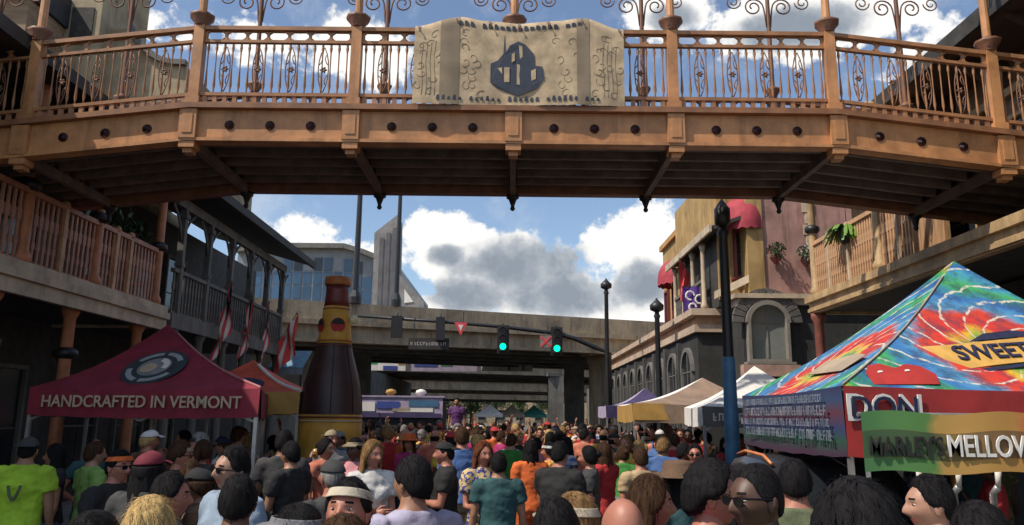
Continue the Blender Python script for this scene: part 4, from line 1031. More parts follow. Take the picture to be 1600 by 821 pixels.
# second half-hidden awning on the left
def blue_canopy():
    p = at(455, 560, 24); root = thing('shop_awning', 'pale blue awning hanging between the bright flag and bottle', 'awning', (p.x, 24, p.z))
    mb = MB(); a, b = at(425, 575, 24), at(485, 548, 24.4)
    mb.prism([(a.x, 23.6, a.z), (b.x, 23.6, a.z), (b.x, 24.6, b.z), (a.x, 24.6, b.z)], (0, 0, -.04)); part('canvas', mb, mat('pale blue canvas', (.14, .26, .36), .7, .2, 4.0), root)
    mb = MB(); mb.span((a.x, 23.57, a.z-.22), (b.x, 23.6, a.z-.045)); part('valance', mb, mat('grey blue valance', (.25, .30, .34), .7, .2, 4.0), root)
    for x in (a.x+.05, b.x-.05):
        mb = MB(); mb.tube([(x, 23.65, 0), (x, 23.65, a.z-.05)], .03, 6); part('support', mb, M_IRON, root)
blue_canopy()

def tiedye_mat():
    m = bpy.data.materials.new('tie dye canvas'); m.use_nodes = True; t = NT(m.node_tree); b = m.node_tree.nodes['Principled BSDF']
    uv = t.n('ShaderNodeUVMap'); mp = t.n('ShaderNodeMapping'); mp.inputs['Location'].default_value = (0, -.62, 0); t.l(uv.outputs[0], mp.inputs[0])
    s = t.n('ShaderNodeSeparateXYZ'); t.l(mp.outputs[0], s.inputs[0])
    r = t.m('SQRT', t.m('ADD', t.m('MULTIPLY', s.outputs[0], s.outputs[0]), t.m('MULTIPLY', t.m('MULTIPLY', s.outputs[1], s.outputs[1]), 1.3)))
    a = t.m('ARCTAN2', s.outputs[1], s.outputs[0])
    nz = t.noise(mp.outputs[0], 2.6, 4, .6); nz2 = t.noise(mp.outputs[0], 9.0, 4, .6)
    a2 = t.m('MULTIPLY_ADD', r, 1.1, t.m('MULTIPLY_ADD', nz, .35, a))
    ray = t.m('SINE', t.m('MULTIPLY', a2, 15.0)); ray2 = t.m('SINE', t.m('MULTIPLY', a2, 7.0))
    rr = t.m('MULTIPLY_ADD', ray2, .05, t.m('MULTIPLY_ADD', t.m('SUBTRACT', nz2, .5), .30, r))
    rr = t.m('MULTIPLY_ADD', t.m('SUBTRACT', nz, .5), .45, rr)
    q = t.m('FRACT', t.m('MULTIPLY', rr, .56))
    col = t.ramp(q, [(0, (.02, .10, .36)), (.13, (.03, .30, .06)), (.22, (.62, .42, .03)), (.30, (.60, .03, .025)), (.43, (.58, .05, .02)), (.5, (.08, .28, .48)), (.63, (.03, .15, .42)), (.78, (.05, .36, .08)), (.88, (.05, .30, .45)), (1, (.02, .10, .36))])
    wh = t.m('MULTIPLY', t.ss(ray, .90, .99), t.ss(nz2, .36, .55))
    col = t.mix(t.m('MULTIPLY', t.ss(t.noise(mp.outputs[0], 5.0, 6, .7), .42, .62), .6), col, (.02, .03, .07, 1))
    col = t.mix(wh, col, (.58, .55, .46, 1)); t.l(col, b.inputs['Base Color']); b.inputs['Roughness'].default_value = .75
    return m
M_TIE = tiedye_mat()
def band_mat(name, stops, axis, x0, x1, rough=.75):
    m = bpy.data.materials.new(name); m.use_nodes = True; t = NT(m.node_tree); b = m.node_tree.nodes['Principled BSDF']
    tc = t.n('ShaderNodeTexCoord'); s = t.n('ShaderNodeSeparateXYZ'); t.l(tc.outputs['Object'], s.inputs[0])
    f = t.n('ShaderNodeMapRange'); t.l(s.outputs[axis], f.inputs[0]); f.inputs[1].default_value = x0; f.inputs[2].default_value = x1
    nz = t.noise(tc.outputs['Object'], 5.0, 4)
    v = t.m('MULTIPLY_ADD', t.m('SUBTRACT', nz, .5), .16, f.outputs[0])
    t.l(t.ramp(v, stops), b.inputs['Base Color']); b.inputs['Roughness'].default_value = rough
    return m
def tiedye_tent():
    fl = at(1316, 600, 7.0); bl = at(1162, 640, 10.4); ez = 2.30
    X0 = fl.x; fr = (X0+3.9, 7.25)
    co = [(X0, 7.0), fr, (bl.x+4.0, 10.6), (bl.x, 10.4)]
    mid = Vector((sum(x for x, _ in co)/4, sum(y for _, y in co)/4)); pk = at(1490, 408, mid.y); pk.x = at(1490, 408, mid.y).x
    M_PR = mat('navy and white print canvas', (.30, .32, .42), .75, .2, 9.0, c2=(.02, .025, .07), bump=.1); M_PR = band_mat('dark dyed drape', [(0, (.05, .02, .05)), (.2, (.02, .07, .05)), (.4, (.03, .04, .12)), (.6, (.10, .03, .05)), (.8, (.03, .06, .14)), (1, (.03, .03, .09))], 2, 1.68, 2.3)
    root, c, p, surf = tent('large tie-dye canopy tent with yellow plaque, peak above the right crowd', co, ez, pk, .62, M_TIE, [mat('red valance', (.36, .03, .03), .75, .3, 2.0), M_PR, M_PR, M_PR], .12, uvc=1)
    # side drape marks (unreadable)
    a, b = c[3], c[0]; xa = b-a; M = frame_m((a+b)/2+Vector((-.06, 0, -.30)), xa, (0, 0, 1))
    mb = MB(); [blob_marks(mb, M, -xa.length*(.47-.05*(kk % 2)), xa.length*(.40+.02*kk), .075+.02*(kk % 2), 12+kk, .20-.115*kk) for kk in range(4)]; part('drape_lettering', mb, mat('muted white print', (.26, .28, .34), .7, .5, 5.0, c2=(.06, .10, .14)), root, kind='stuff', label='rows of pale unreadable lettering')
    # plaque on the front slope
    xa = c[1]-c[0]; ya = p-(c[0]+c[1])/2; o = surf(0, .50, .25)
    nrm = xa.cross(ya).normalized(); nrm = nrm if nrm.y < 0 else -nrm
    P1, P2 = at(1436, 548, 7.6), at(1476, 600, 7.4)
    O = surf(0, .40, .30)
    M = frame_m(O+nrm*.02, xa+Vector((0, 0, .28)), ya)
    def flat(poly, z, m, nm, par):
        mb = MB(); mb.prism([M @ Vector((x, y, z)) for x, y in poly], nrm*.008); return part(nm, mb, m, par)
    pl = flat([(-.64, .14), (-.42, .14), (.1, .17), (.66, .20), (.86, .16), (.86, -.13), (.4, -.17), (-.1, -.20), (-.46, -.24)], .012, mat('plaque ochre', (.62, .36, .09), .6, .2, 5.0), 'plaque', root)
    flat([(-.45, -.25), (.86, -.14), (.86, -.17), (-.40, -.30)], .006, M_NAVY, 'plaque_shadow', pl)
    flat([(-.1, .19), (.1, .30), (.4, .33), (.66, .28), (.66, .23), (.1, .20)], .004, M_NAVY, 'plaque_crest', pl)
    me = text_mesh('plaque_lettering', 'SWEETW', 1.05, .22, M_NAVY); o = link('plaque_lettering', me, pl); o.matrix_local = M @ Matrix.Translation((.14, -.005, .026))
    # red heart patch and DON drape at the corner
    q = surf(0, .105, .09); Mh = frame_m(q+nrm*.012, xa, ya) @ Matrix.Scale(.8, 4); mb = MB()
    mb.prism([Mh @ Vector((x, y, .01)) for x, y in [(-.33, -.18), (.45, -.16), (.50, .02), (.38, .16), (.22, .20), (.06, .12), (-.1, .2), (-.26, .16), (-.34, .02)]], nrm*.006); part('red_patch', mb, M_RED, root)
    for k in range(2):
        mb = MB(); x = -.20+k*.34; mb.prism([Mh @ Vector((x, .02+.03*(k % 2), .02)), Mh @ Vector((x+.07, .035+.03*(k % 2), .02)), Mh @ Vector((x+.06, .06+.03*(k % 2), .02)), Mh @ Vector((x+.01, .05+.03*(k % 2), .02))], nrm*.005); part('patch_mark', mb, M_TXTW, root)
    M2 = frame_m(c[0]+xa.normalized()*.36+Vector((0, -.032, -.19)), xa, (0, 0, 1))
    stick('drape_lettering', text_mesh('drape_lettering', 'DON', .62, .22, M_TXTW, .004), root, M2 @ Matrix.Translation((0, 0, .0)) @ Matrix.Scale(1.12, 4))
    stick('drape_lettering', text_mesh('drape_lettering', 'DON', .60, .20, M_NAVY, .006), root, M2 @ Matrix.Translation((0, 0, .006)))
    # tan plate on the left slope
    xa2 = c[0]-c[3]; ya2 = p-(c[0]+c[3])/2; O2 = surf(3, .66, .22); n2 = xa2.cross(ya2).normalized(); n2 = n2 if n2.x < 0 else -n2
    M3 = frame_m(O2+n2*.03, xa2, ya2); mb = MB(); mb.prism([M3 @ Vector((x, y, .01)) for x, y in ((-.5, -.14), (.5, -.16), (.62, .1), (.3, .17), (-.5, .12))], n2*.006); part('side_plaque', mb, M_BEIGE, root)
    mb = MB(); 
    for k in (0,):
        mb.tube([Vector(surf(0, 0.0, v/8))+Vector((0, 0, .012)) for v in range(8)], .010, 6)
    part('ridge_strip', mb, M_BEIGE, root)
    return c
TD = tiedye_tent()
def mellow_banner():
    Y = 6.0; a, b = at(1352, 738, Y), at(1352, 644, Y); xr = at(1690, 690, Y).x
    root = thing('banner', 'green, gold and red striped banner with bold capitals under the tie-dye tent', 'banner', ((a.x+xr)/2, Y, a.z))
    stops_t = [(0, (.07, .20, .07)), (.3, (.10, .24, .06)), (.36, (.50, .30, .08)), (.72, (.46, .24, .06)), (.82, (.50, .05, .04)), (1, (.40, .02, .03))]
    zA, zB = a.z, b.z; h = zB-zA
    def strip(v0, v1, m, nm, y=Y):
        mb = MB(); mb.grid([[(a.x+(xr-a.x)*i/24, y+.006*math.sin(i*.8), zA+h*(v0+(v1-v0)*j/3)+.015*math.sin(i*.5)) for i in range(25)] for j in range(4)]); return part(nm, mb, m, root, True)
    mt = band_mat('rasta band', stops_t, 0, a.x-(a.x+xr)/2*0, xr)
    mt = band_mat('rasta stripes', stops_t, 0, a.x, xr)
    dk = band_mat('rasta dark stripes', [(0, (.05, .11, .045)), (.32, (.06, .10, .04)), (.4, (.22, .15, .05)), (1, (.16, .05, .03))], 0, a.x, xr)
    strip(.68, 1, mt, 'top_band'); strip(.222, .678, dk, 'middle_band'); strip(0, .22, mt, 'bottom_band')
    M = frame_m(Vector((a.x+(xr-a.x)*.195, Y-.010, zA+h*.44)), (1, 0, 0), (0, 0, 1)); stick('lettering', text_mesh('lettering', "MARLEY'S", (xr-a.x)*.335, h*.34, M_TXTK), root, M)
    M = frame_m(Vector((a.x+(xr-a.x)*.582, Y-.010, zA+h*.45)), (1, 0, 0), (0, 0, 1)); stick('lettering', text_mesh('lettering', "MELLOW", (xr-a.x)*.40, h*.37, M_TXTW), root, M)
    mb = MB()
    for x in (a.x+.05, xr-.05): mb.tube([(x, Y+.06, 0), (x, Y+.06, zB)], .02, 6)
    mb.tube([(a.x, Y+.06, zB-.02), (xr, Y+.06, zB-.02)], .02, 6); part('support_frame', mb, M_STEEL, root)
    # table below
    t = thing('serving_table', 'dark covered serving table behind the striped banner', 'table', (4.6, 6.6, 0))
    mb = MB(); mb.span((3.6, 6.35, 0.02), (6.4, 7.0, .9)); part('table_cover', mb, M_TXTK, t)
    mb = MB(); mb.span((3.55, 6.3, .902), (6.45, 7.05, .94)); part('tabletop', mb, M_GREYM, t)
    for k in range(3):
        x = at(1420+k*60, 770, 6.6).x; g = thing('beer_tap', ('steel beer tap nearest the striped banner corner', 'middle steel beer tap on the dark table', 'last steel beer tap by the picture edge')[k], 'tap', (x, 6.5, .942), 'beer taps on the serving table')
        mb = MB(); mb.tube([(x, 6.5, .942), (x, 6.5, 1.42), (x, 6.42, 1.48)], .028, 8); part('pipe', mb, M_STEEL, g, True)
        mb = MB(); mb.tube([(x, 6.42, 1.48), (x, 6.40, 1.62)], [.018, .026], 8); part('handle', mb, M_TXTW, g, True)
mellow_banner()
def far_right_tents():
    pk = at(1008, 606, 25.5); l = at(936, 668, 24.2); r = at(1036, 660, 24)
    tent('purple tent with lavender corner in front of the charcoal arcade', [(l.x+.2, 24.0), (r.x+1.0, 24.3), (r.x+.9, 27.0), (l.x+.3, 27.0)], 2.35, (pk.x, 25.5, pk.z), .35, M_PURP, [M_PURP, M_PURP, M_PURP, M_LAV], .18, m_face={3: M_LAV})
    pk = at(1120, 590, 17.2); l = at(990, 660, 15.6)
    root, c, p, surf = tent('beige tent with brown front and golden corner left of the blue post', [(l.x, 15.7), (l.x+3.1, 15.4), (l.x+3.3, 18.4), (l.x+.1, 18.6)], 2.28, (l.x+1.75, 17.0, pk.z-.02), .36, M_BEIGE, [M_BROWN, M_BROWN, M_BEIGE, M_GOLD], .12, m_face={0: M_BROWN, 3: M_WHITE})  # left slope is white to put its sunlit brightness into the canvas colour
    mb = MB(); mb.span((l.x, 15.63, 1.95), (l.x+.75, 15.66, 2.28)); part('gold_corner_panel', mb, M_GOLD, root)
    q = at(1118, 640, 13.6); root, c, p, surf = tent('low white tent tucked between blue post and beige tent', [(q.x-.35, 13.1), (q.x+2.1, 13.0), (q.x+2.2, 15.0), (q.x-.2, 15.1)], 2.2, (q.x+.9, 14.2, 2.95), .32, M_WHITE, [M_GREYM, M_WHITE, M_WHITE, M_WHITE], .1, m_face={3: M_WHITE})
    M = frame_m(Vector((q.x+.3, 13.0, 2.02)), (1, -.04, 0), (0, 0, 1)); mb = MB(); blob_marks(mb, M, -.5, 1.3, .13, 21); part('valance_lettering', mb, M_TXTW, root, kind='stuff')
far_right_tents()

# ------------------------------------------------------------------ inflatable bottle
def bottle():
    Y = 12.6; b = at(514, 700, Y); root = thing('inflatable_bottle', 'giant inflatable brown beer bottle with yellow labels standing in the crowd', 'inflatable', (b.x, Y, 0))
    x = b.x
    def zz(py): return at(514, py, Y).z
    k = Y/1200*.90
    prof = [(20.5, 434), (21.5, 437), (22, 444), (21, 447), (19.5, 449), (19, 455), (20, 468), (21.5, 480), (23, 495), (25.5, 512), (27, 526), (29, 538), (32, 552), (37, 568), (42, 584), (47, 602), (50, 622), (51.5, 646), (52.5, 680), (52.5, 740), (52, 800)]
    def sec(p0, p1, m, nm, off=0.0, par=root):
        pr = [(r*k+off, zz(py)) for r, py in prof if p0 <= py <= p1]
        mb = MB(); mb.lathe([(r, z) for r, z in pr[::-1]], 40, (x, Y, 0)); return part(nm, mb, m, par, True)
    mb = MB(); pr = [(52*k, .02)]+[(r*k, zz(py)) for r, py in prof[::-1]]+[(2*k, zz(432.5))]
    mb.lathe(pr, 40, (x, Y, 0)); part('bottle_body', mb, M_BOTB, root, True)
    sec(434, 447, M_BOTC, 'crown_cap', .006); sec(449, 480, M_BOTM, 'neck_foil', .004)
    nl = sec(480, 538, M_BOTY, 'neck_label', .006)
    mb = MB(); mb.lathe([(52.8*k, .2), (52.9*k, zz(800)), (53.1*k, zz(740)), (53.1*k, zz(680)), (52.2*k, zz(648))], 40, (x, Y, 0)); part('body_label', mb, M_BOTY, root, True)
    for a in range(8):
        t = a*math.pi/4+.2; mb = MB(); mb.tube([(x+(rr_*k+.004)*math.cos(t), Y+(rr_*k+.004)*math.sin(t), zz(py)) for rr_, py in prof if 538 <= py <= 646], .007, 5); part('seam', mb, M_TXTK, root, True)
    for py in (541, 484, 534):
        rr_ = np.interp(py, [p_[1] for p_ in prof], [p_[0] for p_ in prof])*k+.009; mb = MB(); mb.tube([(x+rr_*math.cos(t*.2094), Y+rr_*math.sin(t*.2094), zz(py)) for t in range(31)], .008, 5); part('seam', mb, M_BOTM, root, True)
    for py, m in ((652, M_BOTM), (658, M_TXTG)):
        rr_ = 52.6*k+.004; mb = MB(); mb.tube([(x+rr_*math.cos(t*.2094), Y+rr_*math.sin(t*.2094), zz(py)) for t in range(31)], .014, 5); part('label_stripe', mb, m, root, True)
    for px, s in ((489, -1), (528, 1)):
        c = at(px, 508, Y-.22*1.0); ang = math.atan2(c.y-Y, c.x-x); r = 25*k+.012
        p = Vector((x+r*math.cos(ang), Y+r*math.sin(ang), c.z)); n = Vector((math.cos(ang), math.sin(ang), .05)); u = Vector((-n.y, n.x, 0))
        def dsc(rad, m, nm, off, dz=0, half=None):
            mb = MB(); a0, a1 = half or (0, 6.2832)
            mb.prism([p+n*off+u*(rad*math.cos(a0+(a1-a0)*i/15))+Vector((0, 0, dz+rad*math.sin(a0+(a1-a0)*i/15))) for i in range(16)], n*.006); return part(nm, mb, m, nl)
        dsc(.12, M_RED, 'label_emblem', .0); dsc(.10, M_TXTK, 'label_emblem', .008, .01, (0, 3.1416))
    mb = MB(); mb.ball((x+25*k+.06, Y-.05, zz(500)), .07, 12, 8); part('air_valve', mb, mat('cream vinyl', (.72, .66, .42), .5, .1, 5.0), root, True)
    for a in (.6, 2.4, 4.2):
        mb = MB(); mb.tube([(x+52*k*math.cos(a), Y+52*k*math.sin(a), 1.3), (x+1.1*math.cos(a), Y+1.1*math.sin(a), .02)], .008, 5); part('guy_rope', mb, M_WHITE, root)
bottle()

# ------------------------------------------------------------------ trailer, far tents and trees beyond the overpass
def trailer():
    Y = 27.0; a, b = at(563, 652, Y), at(690, 622, Y)
    root = thing('beer_trailer', 'long lavender and blue beer trailer parked under the overpass', 'trailer', ((a.x+b.x)/2, Y+1, 0))
    mb = MB(); mb.span((a.x, Y, .55), (b.x, Y+2.2, b.z-.1)); part('body', mb, M_CHAR, root)
    mb = MB(); mb.span((a.x-.05, Y-.06, a.z), (b.x+.05, Y-.002, b.z)); part('fascia_board', mb, M_LAV, root)
    for u0, u1, v0, v1, m in ((.0, 1, .0, .22, M_PURP), (.02, .18, .3, .75, M_WHITE), (.2, .48, .45, .8, M_SB), (.46, .9, .28, .48, M_WHITE), (.6, .96, .55, .85, M_BLUE), (.4, .62, .3, .5, M_BEIGE)):
        mb = MB(); mb.span((a.x+(b.x-a.x)*u0, Y-.085-.004*v1, a.z+(b.z-a.z)*v0), (a.x+(b.x-a.x)*u1, Y-.063, a.z+(b.z-a.z)*v1)); part('printed_block', mb, m, root)
    mb = MB(); mb.span((a.x-.1, Y-.1, b.z+.004), (b.x+.1, Y+2.3, b.z+.06)); part('roof', mb, M_LAV, root)
    for dx in (.8, 1.7):
        mb = MB(); mb.tube([(a.x+dx, Y+.02, .36), (a.x+dx, Y+.25, .36)], .36, 16); part('wheel', mb, M_TXTK, root)
    for px, col in ((611, M_GOLD), (658, M_WHITE)):
        p = at(px, 612, Y+.4); v = thing('roof_vent', 'tan roof vent on the trailer, left one' if px < 640 else 'white roof vent on the trailer, nearer the purple-shirted person', 'vent', (p.x, Y+.4, b.z+.06))
        mb = MB(); mb.lathe([(.14, b.z+.062), (.14, b.z+.14), (.2, b.z+.16), (.16, b.z+.26), (.04, b.z+.30)], 12, (p.x, Y+.4, 0)); part('hood', mb, col, v, True)
trailer()
def tree(label, px, Y, h, r, seed, dark):
    p = at(px, 640, Y); root = thing('street_tree', label, 'tree', (p.x, Y, 0), 'trees beyond the overpass'); rr = random.Random(seed)
    mb = MB(); top = Vector((p.x, Y, h*.6)); mb.tube([(p.x, Y, 0), (p.x+.1, Y, h*.3), top], [.2, .15, .08], 8)
    cl = []
    for k in range(9):
        a = rr.random()*6.28; q = top+Vector((math.cos(a)*r*.7*rr.random(), math.sin(a)*r*.7*rr.random(), rr.uniform(-.2, .45)*h)); mb.tube([top-Vector((0, 0, h*.2)), top.lerp(q, .6), q], [.06, .04, .015], 5); cl.append(q)
    part('trunk', mb, M_BARK, root)
    mb = MB()
    for k, q in enumerate(cl): leaves(mb, q, r*.55, 220, .17, seed*10+k, .8)
    part('crown', mb, M_LEAFD if dark else M_LEAF, root)
for k, (px, Y, h, r) in enumerate(((735, 128, 6.5, 2.6), (775, 134, 8, 3.0), (812, 127, 6, 2.4), (846, 138, 7.5, 3.0), (700, 138, 8, 3))):
    tree(('round tree at the street end left of centre', 'tallest tree at the street end below the white sign', 'small pale tree at the street end', 'broad dark tree at the street end by the piers', 'dark tree at the street end behind the purple-shirted person')[k], px, Y, h, r, k+1, k % 2)
for k, (px, m, lab) in enumerate(((765, M_WHITE, 'tiny white tent far down the street past the overpass'), (800, M_BEIGE, 'tiny beige tent far down the street'), (835, mat('teal canvas', (.05, .3, .25), .7, .2, 3.0), 'tiny teal tent far down the street by the trees'))):
    Y = 84+k*2; p = at(px, 655, Y); tent(lab, [(p.x-1.5, Y), (p.x+1.4, Y), (p.x+1.4, Y+3), (p.x-1.5, Y+3)], 2.2, (p.x, Y+1.5, 3.3), .3, m, m, .08)
def end_hall():
    root = thing('brick_hall', 'pale brick hall closing the far end of the street', 'building', (0, 165, 0))
    mb = MB(); mb.span((-30, 165, 0), (30, 175, 9)); part('wall', mb, M_STUC, root)
    mb = MB(); mb.span((-30.2, 164.8, 9.002), (30.2, 175.2, 9.5)); part('parapet', mb, M_GREYM, root)
    for k in range(14):
        for z in (2.2, 6.2): window(root, (-26+k*4, 164.998, z), 1.5, 2.0, 'y-', bars=(2, 2))
end_hall()

# ------------------------------------------------------------------ dark compact car among the crowd
def car():
    root = thing('parked_car', 'dark compact car half hidden by the crowd beside the tie-dye tent', 'car', (3.40, 8.62, 0), rz=R(88))
    root.scale = (.92, .95, .97)
    L, Wd = 3.3, 1.56
    def lp(name, mb, m, smooth=False, par=None):
        return link(name, mb.mesh(name, m, smooth), par or root)
    M_CAR = mat('dark metallic paint', (.035, .035, .04), .25, .2, 2.0, metal=.3); M_GRY = mat('grey car trim', (.22, .22, .22), .4, .15, 6.0)
    # side profile (x forward = -x), lofted across the width with tumblehome
    prof = [(-1.62, .35), (-1.66, .62), (-1.60, .82), (-1.05, .98), (-.85, 1.02), (-.30, 1.56), (.0, 1.64), (.7, 1.66), (1.25, 1.60), (1.50, 1.10), (1.60, .95), (1.63, .5), (1.58, .33)]
    def ringy(y, k, zs): return [(x*k, y, .33+(z-.33)*zs) for x, z in prof]
    mb = MB(); mb.loft([ringy(-Wd/2+.0, .93, .90), ringy(-Wd/2+.08, .985, .97), ringy(-Wd/4, 1, 1.0), ringy(Wd/4, 1, 1.0), ringy(Wd/2-.08, .985, .97), ringy(Wd/2, .93, .90)]); body = lp('body', mb, M_CAR, True)
    for s in (-1, 1):
        for poly, nm in (([(-.74, 1.02), (-.28, 1.42), (.15, 1.46), (.15, 1.02)], 'side_window'), ([(.22, 1.02), (.22, 1.46), (.95, 1.44), (1.2, 1.05)], 'side_window')):
            g = MB(); g.prism([(x, s*(Wd/2+.004), z) for x, z in poly], (0, s*.012, 0)); lp(nm, g, M_GLASS, par=body)
        g = MB(); g.box((-.62, s*(Wd/2+.1), 1.06), (.12, .16, .12)); lp('mirror', g, M_CAR, par=body)
        g = MB(); g.ball((-1.57, s*.52, .78), (.08, .16, .09), 10, 6); lp('headlight', g, M_WHITE, True, body)
        g = MB(); g.ball((1.53, s*.6, .95), (.06, .1, .14), 10, 6); lp('tail_light', g, M_FR, True, body)
        g = MB(); g.tube([(-.3, s*.66, 1.58), (0, s*.66, 1.655), (.8, s*.66, 1.675), (1.2, s*.66, 1.62)], .02, 6); lp('roof_highlight_bar', g, mat('orange roof highlight', (.60, .20, .06), .35, .2, 6.0), True)  # orange bars colour in the highlight along the roof edge
        for x in (-1.05, 1.02):
            g = MB(); g.tube([(x, s*(Wd/2-.16), .31), (x, s*(Wd/2+.02), .31)], .31, 18); w = lp('wheel', g, M_TXTK)
            g = MB(); g.tube([(x, s*(Wd/2+.022), .31), (x, s*(Wd/2+.03), .31)], .19, 14); lp('rim', g, M_STEEL, par=w)
    g = MB(); g.prism([(-.80, -.62, 1.045), (-.80, .62, 1.045), (-.33, .55, 1.545), (-.33, -.55, 1.545)], (-.014, 0, .012)); lp('windscreen', g, M_GLASS, par=body)
    g = MB(); g.prism([(1.50, -.6, 1.13), (1.50, .6, 1.13), (1.28, .55, 1.56), (1.28, -.55, 1.56)], (.014, 0, .01)); lp('rear_window', g, M_GLASS, par=body)
car()
# ------------------------------------------------------------------ PEOPLE
def hair_mat(name, c, rough=.7): return mat(name, c, rough, .55, 70.0, bump=.35, bscale=260, stretch=(1, 1, .12), spec=.12)
SKIN = {k: mat('skin '+k, c, .5, .12, 14.0, bump=.05, bscale=120) for k, c in (('fair', (.42, .225, .155)), ('tan', (.33, .165, .10)), ('ruddy', (.40, .165, .11)), ('brown', (.17, .08, .045)), ('dark', (.085, .04, .026)))}
HAIR = {k: hair_mat('hair '+k, c) for k, c in (('black', (.012, .011, .012)), ('brown', (.055, .028, .015)), ('auburn', (.14, .045, .02)), ('blonde', (.50, .34, .14)), ('grey', (.22, .21, .20)), ('sandy', (.24, .14, .06)))}
CLOTH = {k: mat('cloth '+k, tuple(x*.78 for x in c), .85, .3, 5.0, bump=.25, bscale=40) for k, c in (
    ('black', (.018, .018, .02)), ('charcoal', (.05, .05, .052)), ('grey', (.22, .22, .24)), ('white', (.74, .72, .70)), ('cream', (.62, .55, .42)), ('navy', (.02, .03, .08)), ('blue', (.08, .17, .42)), ('light blue', (.33, .43, .56)),
    ('lavender', (.47, .44, .58)), ('purple', (.13, .04, .17)), ('red', (.50, .03, .035)), ('maroon', (.18, .018, .035)), ('orange', (.75, .15, .03)), ('coral', (.70, .22, .14)), ('pink', (.70, .30, .34)), ('magenta', (.55, .03, .20)), ('yellow', (.70, .50, .06)),
    ('tan', (.50, .36, .20)), ('green', (.06, .30, .05)), ('olive', (.16, .19, .10)), ('teal', (.03, .10, .11)), ('neon green', (.50, .80, .05)), ('lime', (.30, .52, .12)), ('khaki', (.34, .28, .18)), ('denim', (.07, .11, .2)), ('brown', (.16, .09, .05)))}
def pattern(name, a, b, kind, sc):
    m = bpy.data.materials.new('cloth '+name); m.use_nodes = True; t = NT(m.node_tree); bs = m.node_tree.nodes['Principled BSDF']; tc = t.n('ShaderNodeTexCoord'); sp = t.n('ShaderNodeSeparateXYZ'); t.l(tc.outputs['Object'], sp.inputs[0])
    w = lambda k: t.ss(t.m('SINE', t.m('MULTIPLY', sp.outputs[k], sc)), -.15, .15)
    if kind == 'stripe': f = w(2)
    elif kind == 'plaid': f = t.m('MULTIPLY', t.m('ADD', w(2), w(0)), .5)
    else: f = t.ss(t.noise(tc.outputs['Object'], sc, 2), .50, .56)
    t.l(t.mix(f, (*a, 1), (*b, 1)), bs.inputs['Base Color']); bs.inputs['Roughness'].default_value = .85; bs.inputs['Specular IOR Level'].default_value = .2
    return m
for nm, a, b, kd, sc in (('navy striped', (.02, .03, .08), (.55, .53, .5), 'stripe', 90), ('red striped', (.45, .03, .03), (.6, .55, .5), 'stripe', 70), ('blue plaid', (.05, .10, .28), (.45, .45, .48), 'plaid', 60), ('red plaid', (.35, .03, .03), (.04, .02, .02), 'plaid', 60), ('floral', (.55, .42, .2), (.06, .06, .22), 'spot', 26), ('tropical', (.60, .16, .05), (.65, .5, .1), 'spot', 20), ('camo', (.10, .12, .06), (.22, .20, .12), 'spot', 12)):
    CLOTH[nm] = pattern(nm, a, b, kd, sc)
M_EYEW = mat('eye white', (.46, .43, .40), .3, .05, 5.0); M_IRIS = mat('iris', (.03, .02, .015), .2, .1, 5.0); M_LIP = mat('lips', (.40, .13, .11), .5, .15, 9.0); M_SHOE = mat('shoe', (.05, .045, .045), .6, .2, 9.0)
M_LENS = mat('sunglass lens', (.008, .008, .01), .12, .1, 5.0); M_OLENS = mat('orange sunglass frame', (.80, .30, .03), .3, .1, 5.0)

def sstep(x, a, b):
    t = np.clip((x-a)/(b-a), 0, 1); return t*t*(3-2*t)
def head_grid(nt=46, npf=34):
    u = np.linspace(-1, 1, nt, endpoint=False); th = np.pi*(.55*u+.45*u**3)
    ph = np.concatenate([[-np.pi/2+.12], np.linspace(-1.25, 1.3, npf-2), [np.pi/2-.08]])
    T, P = np.meshgrid(th, ph); return T, P
HT, HP = head_grid()
def head_pos(T, P, feat=True, female=False):
    dx, dy, dz = np.sin(T)*np.cos(P), np.cos(T)*np.cos(P), np.sin(P)
    x, y, z = .076*dx, .097*dy, .118*dz
    k = sstep(-z, .0, .118); fr = sstep(y, -.02, .06)
    x = x*(1-.38*k*fr-.12*k*(1-fr))
    y = np.where(y < 0, y*(1-.30*sstep(-z, .03, .11)), y*(1-.10*k)); y = y+.012*sstep(z, .0, .1)*(y < 0)*-1*.6
    y = y-.012*sstep(z, .04, .11)*fr
    if feat:
        g = lambda a, s: np.exp(-(a/s)**2)
        ax = np.abs(x); f = sstep(y, .02, .06)
        rid = sstep(-z, -.02, .030)*(1-sstep(-z, .034, .046))
        y = y+f*(.026*g(x, .010+.006*sstep(-z, .0, .03))*rid - .012*g(ax-.031, .014)*g(z-.008, .012)+.005*g(ax-.028, .024)*g(z-.028, .010)
                 + .005*g(ax-.042, .016)*g(z+.026, .018)+.007*g(x, .020)*(g(z+.056, .006)+g(z+.070, .007))-.005*g(x, .022)*g(z+.0625, .004)+.010*g(x, .020)*g(z+.096, .014)+.004*g(x, .008)*g(z-.0, .02))
    return x, y, z
class Part:
    """loose mesh data kept as arrays until joined"""
    def __init__(s): s.mb = MB()
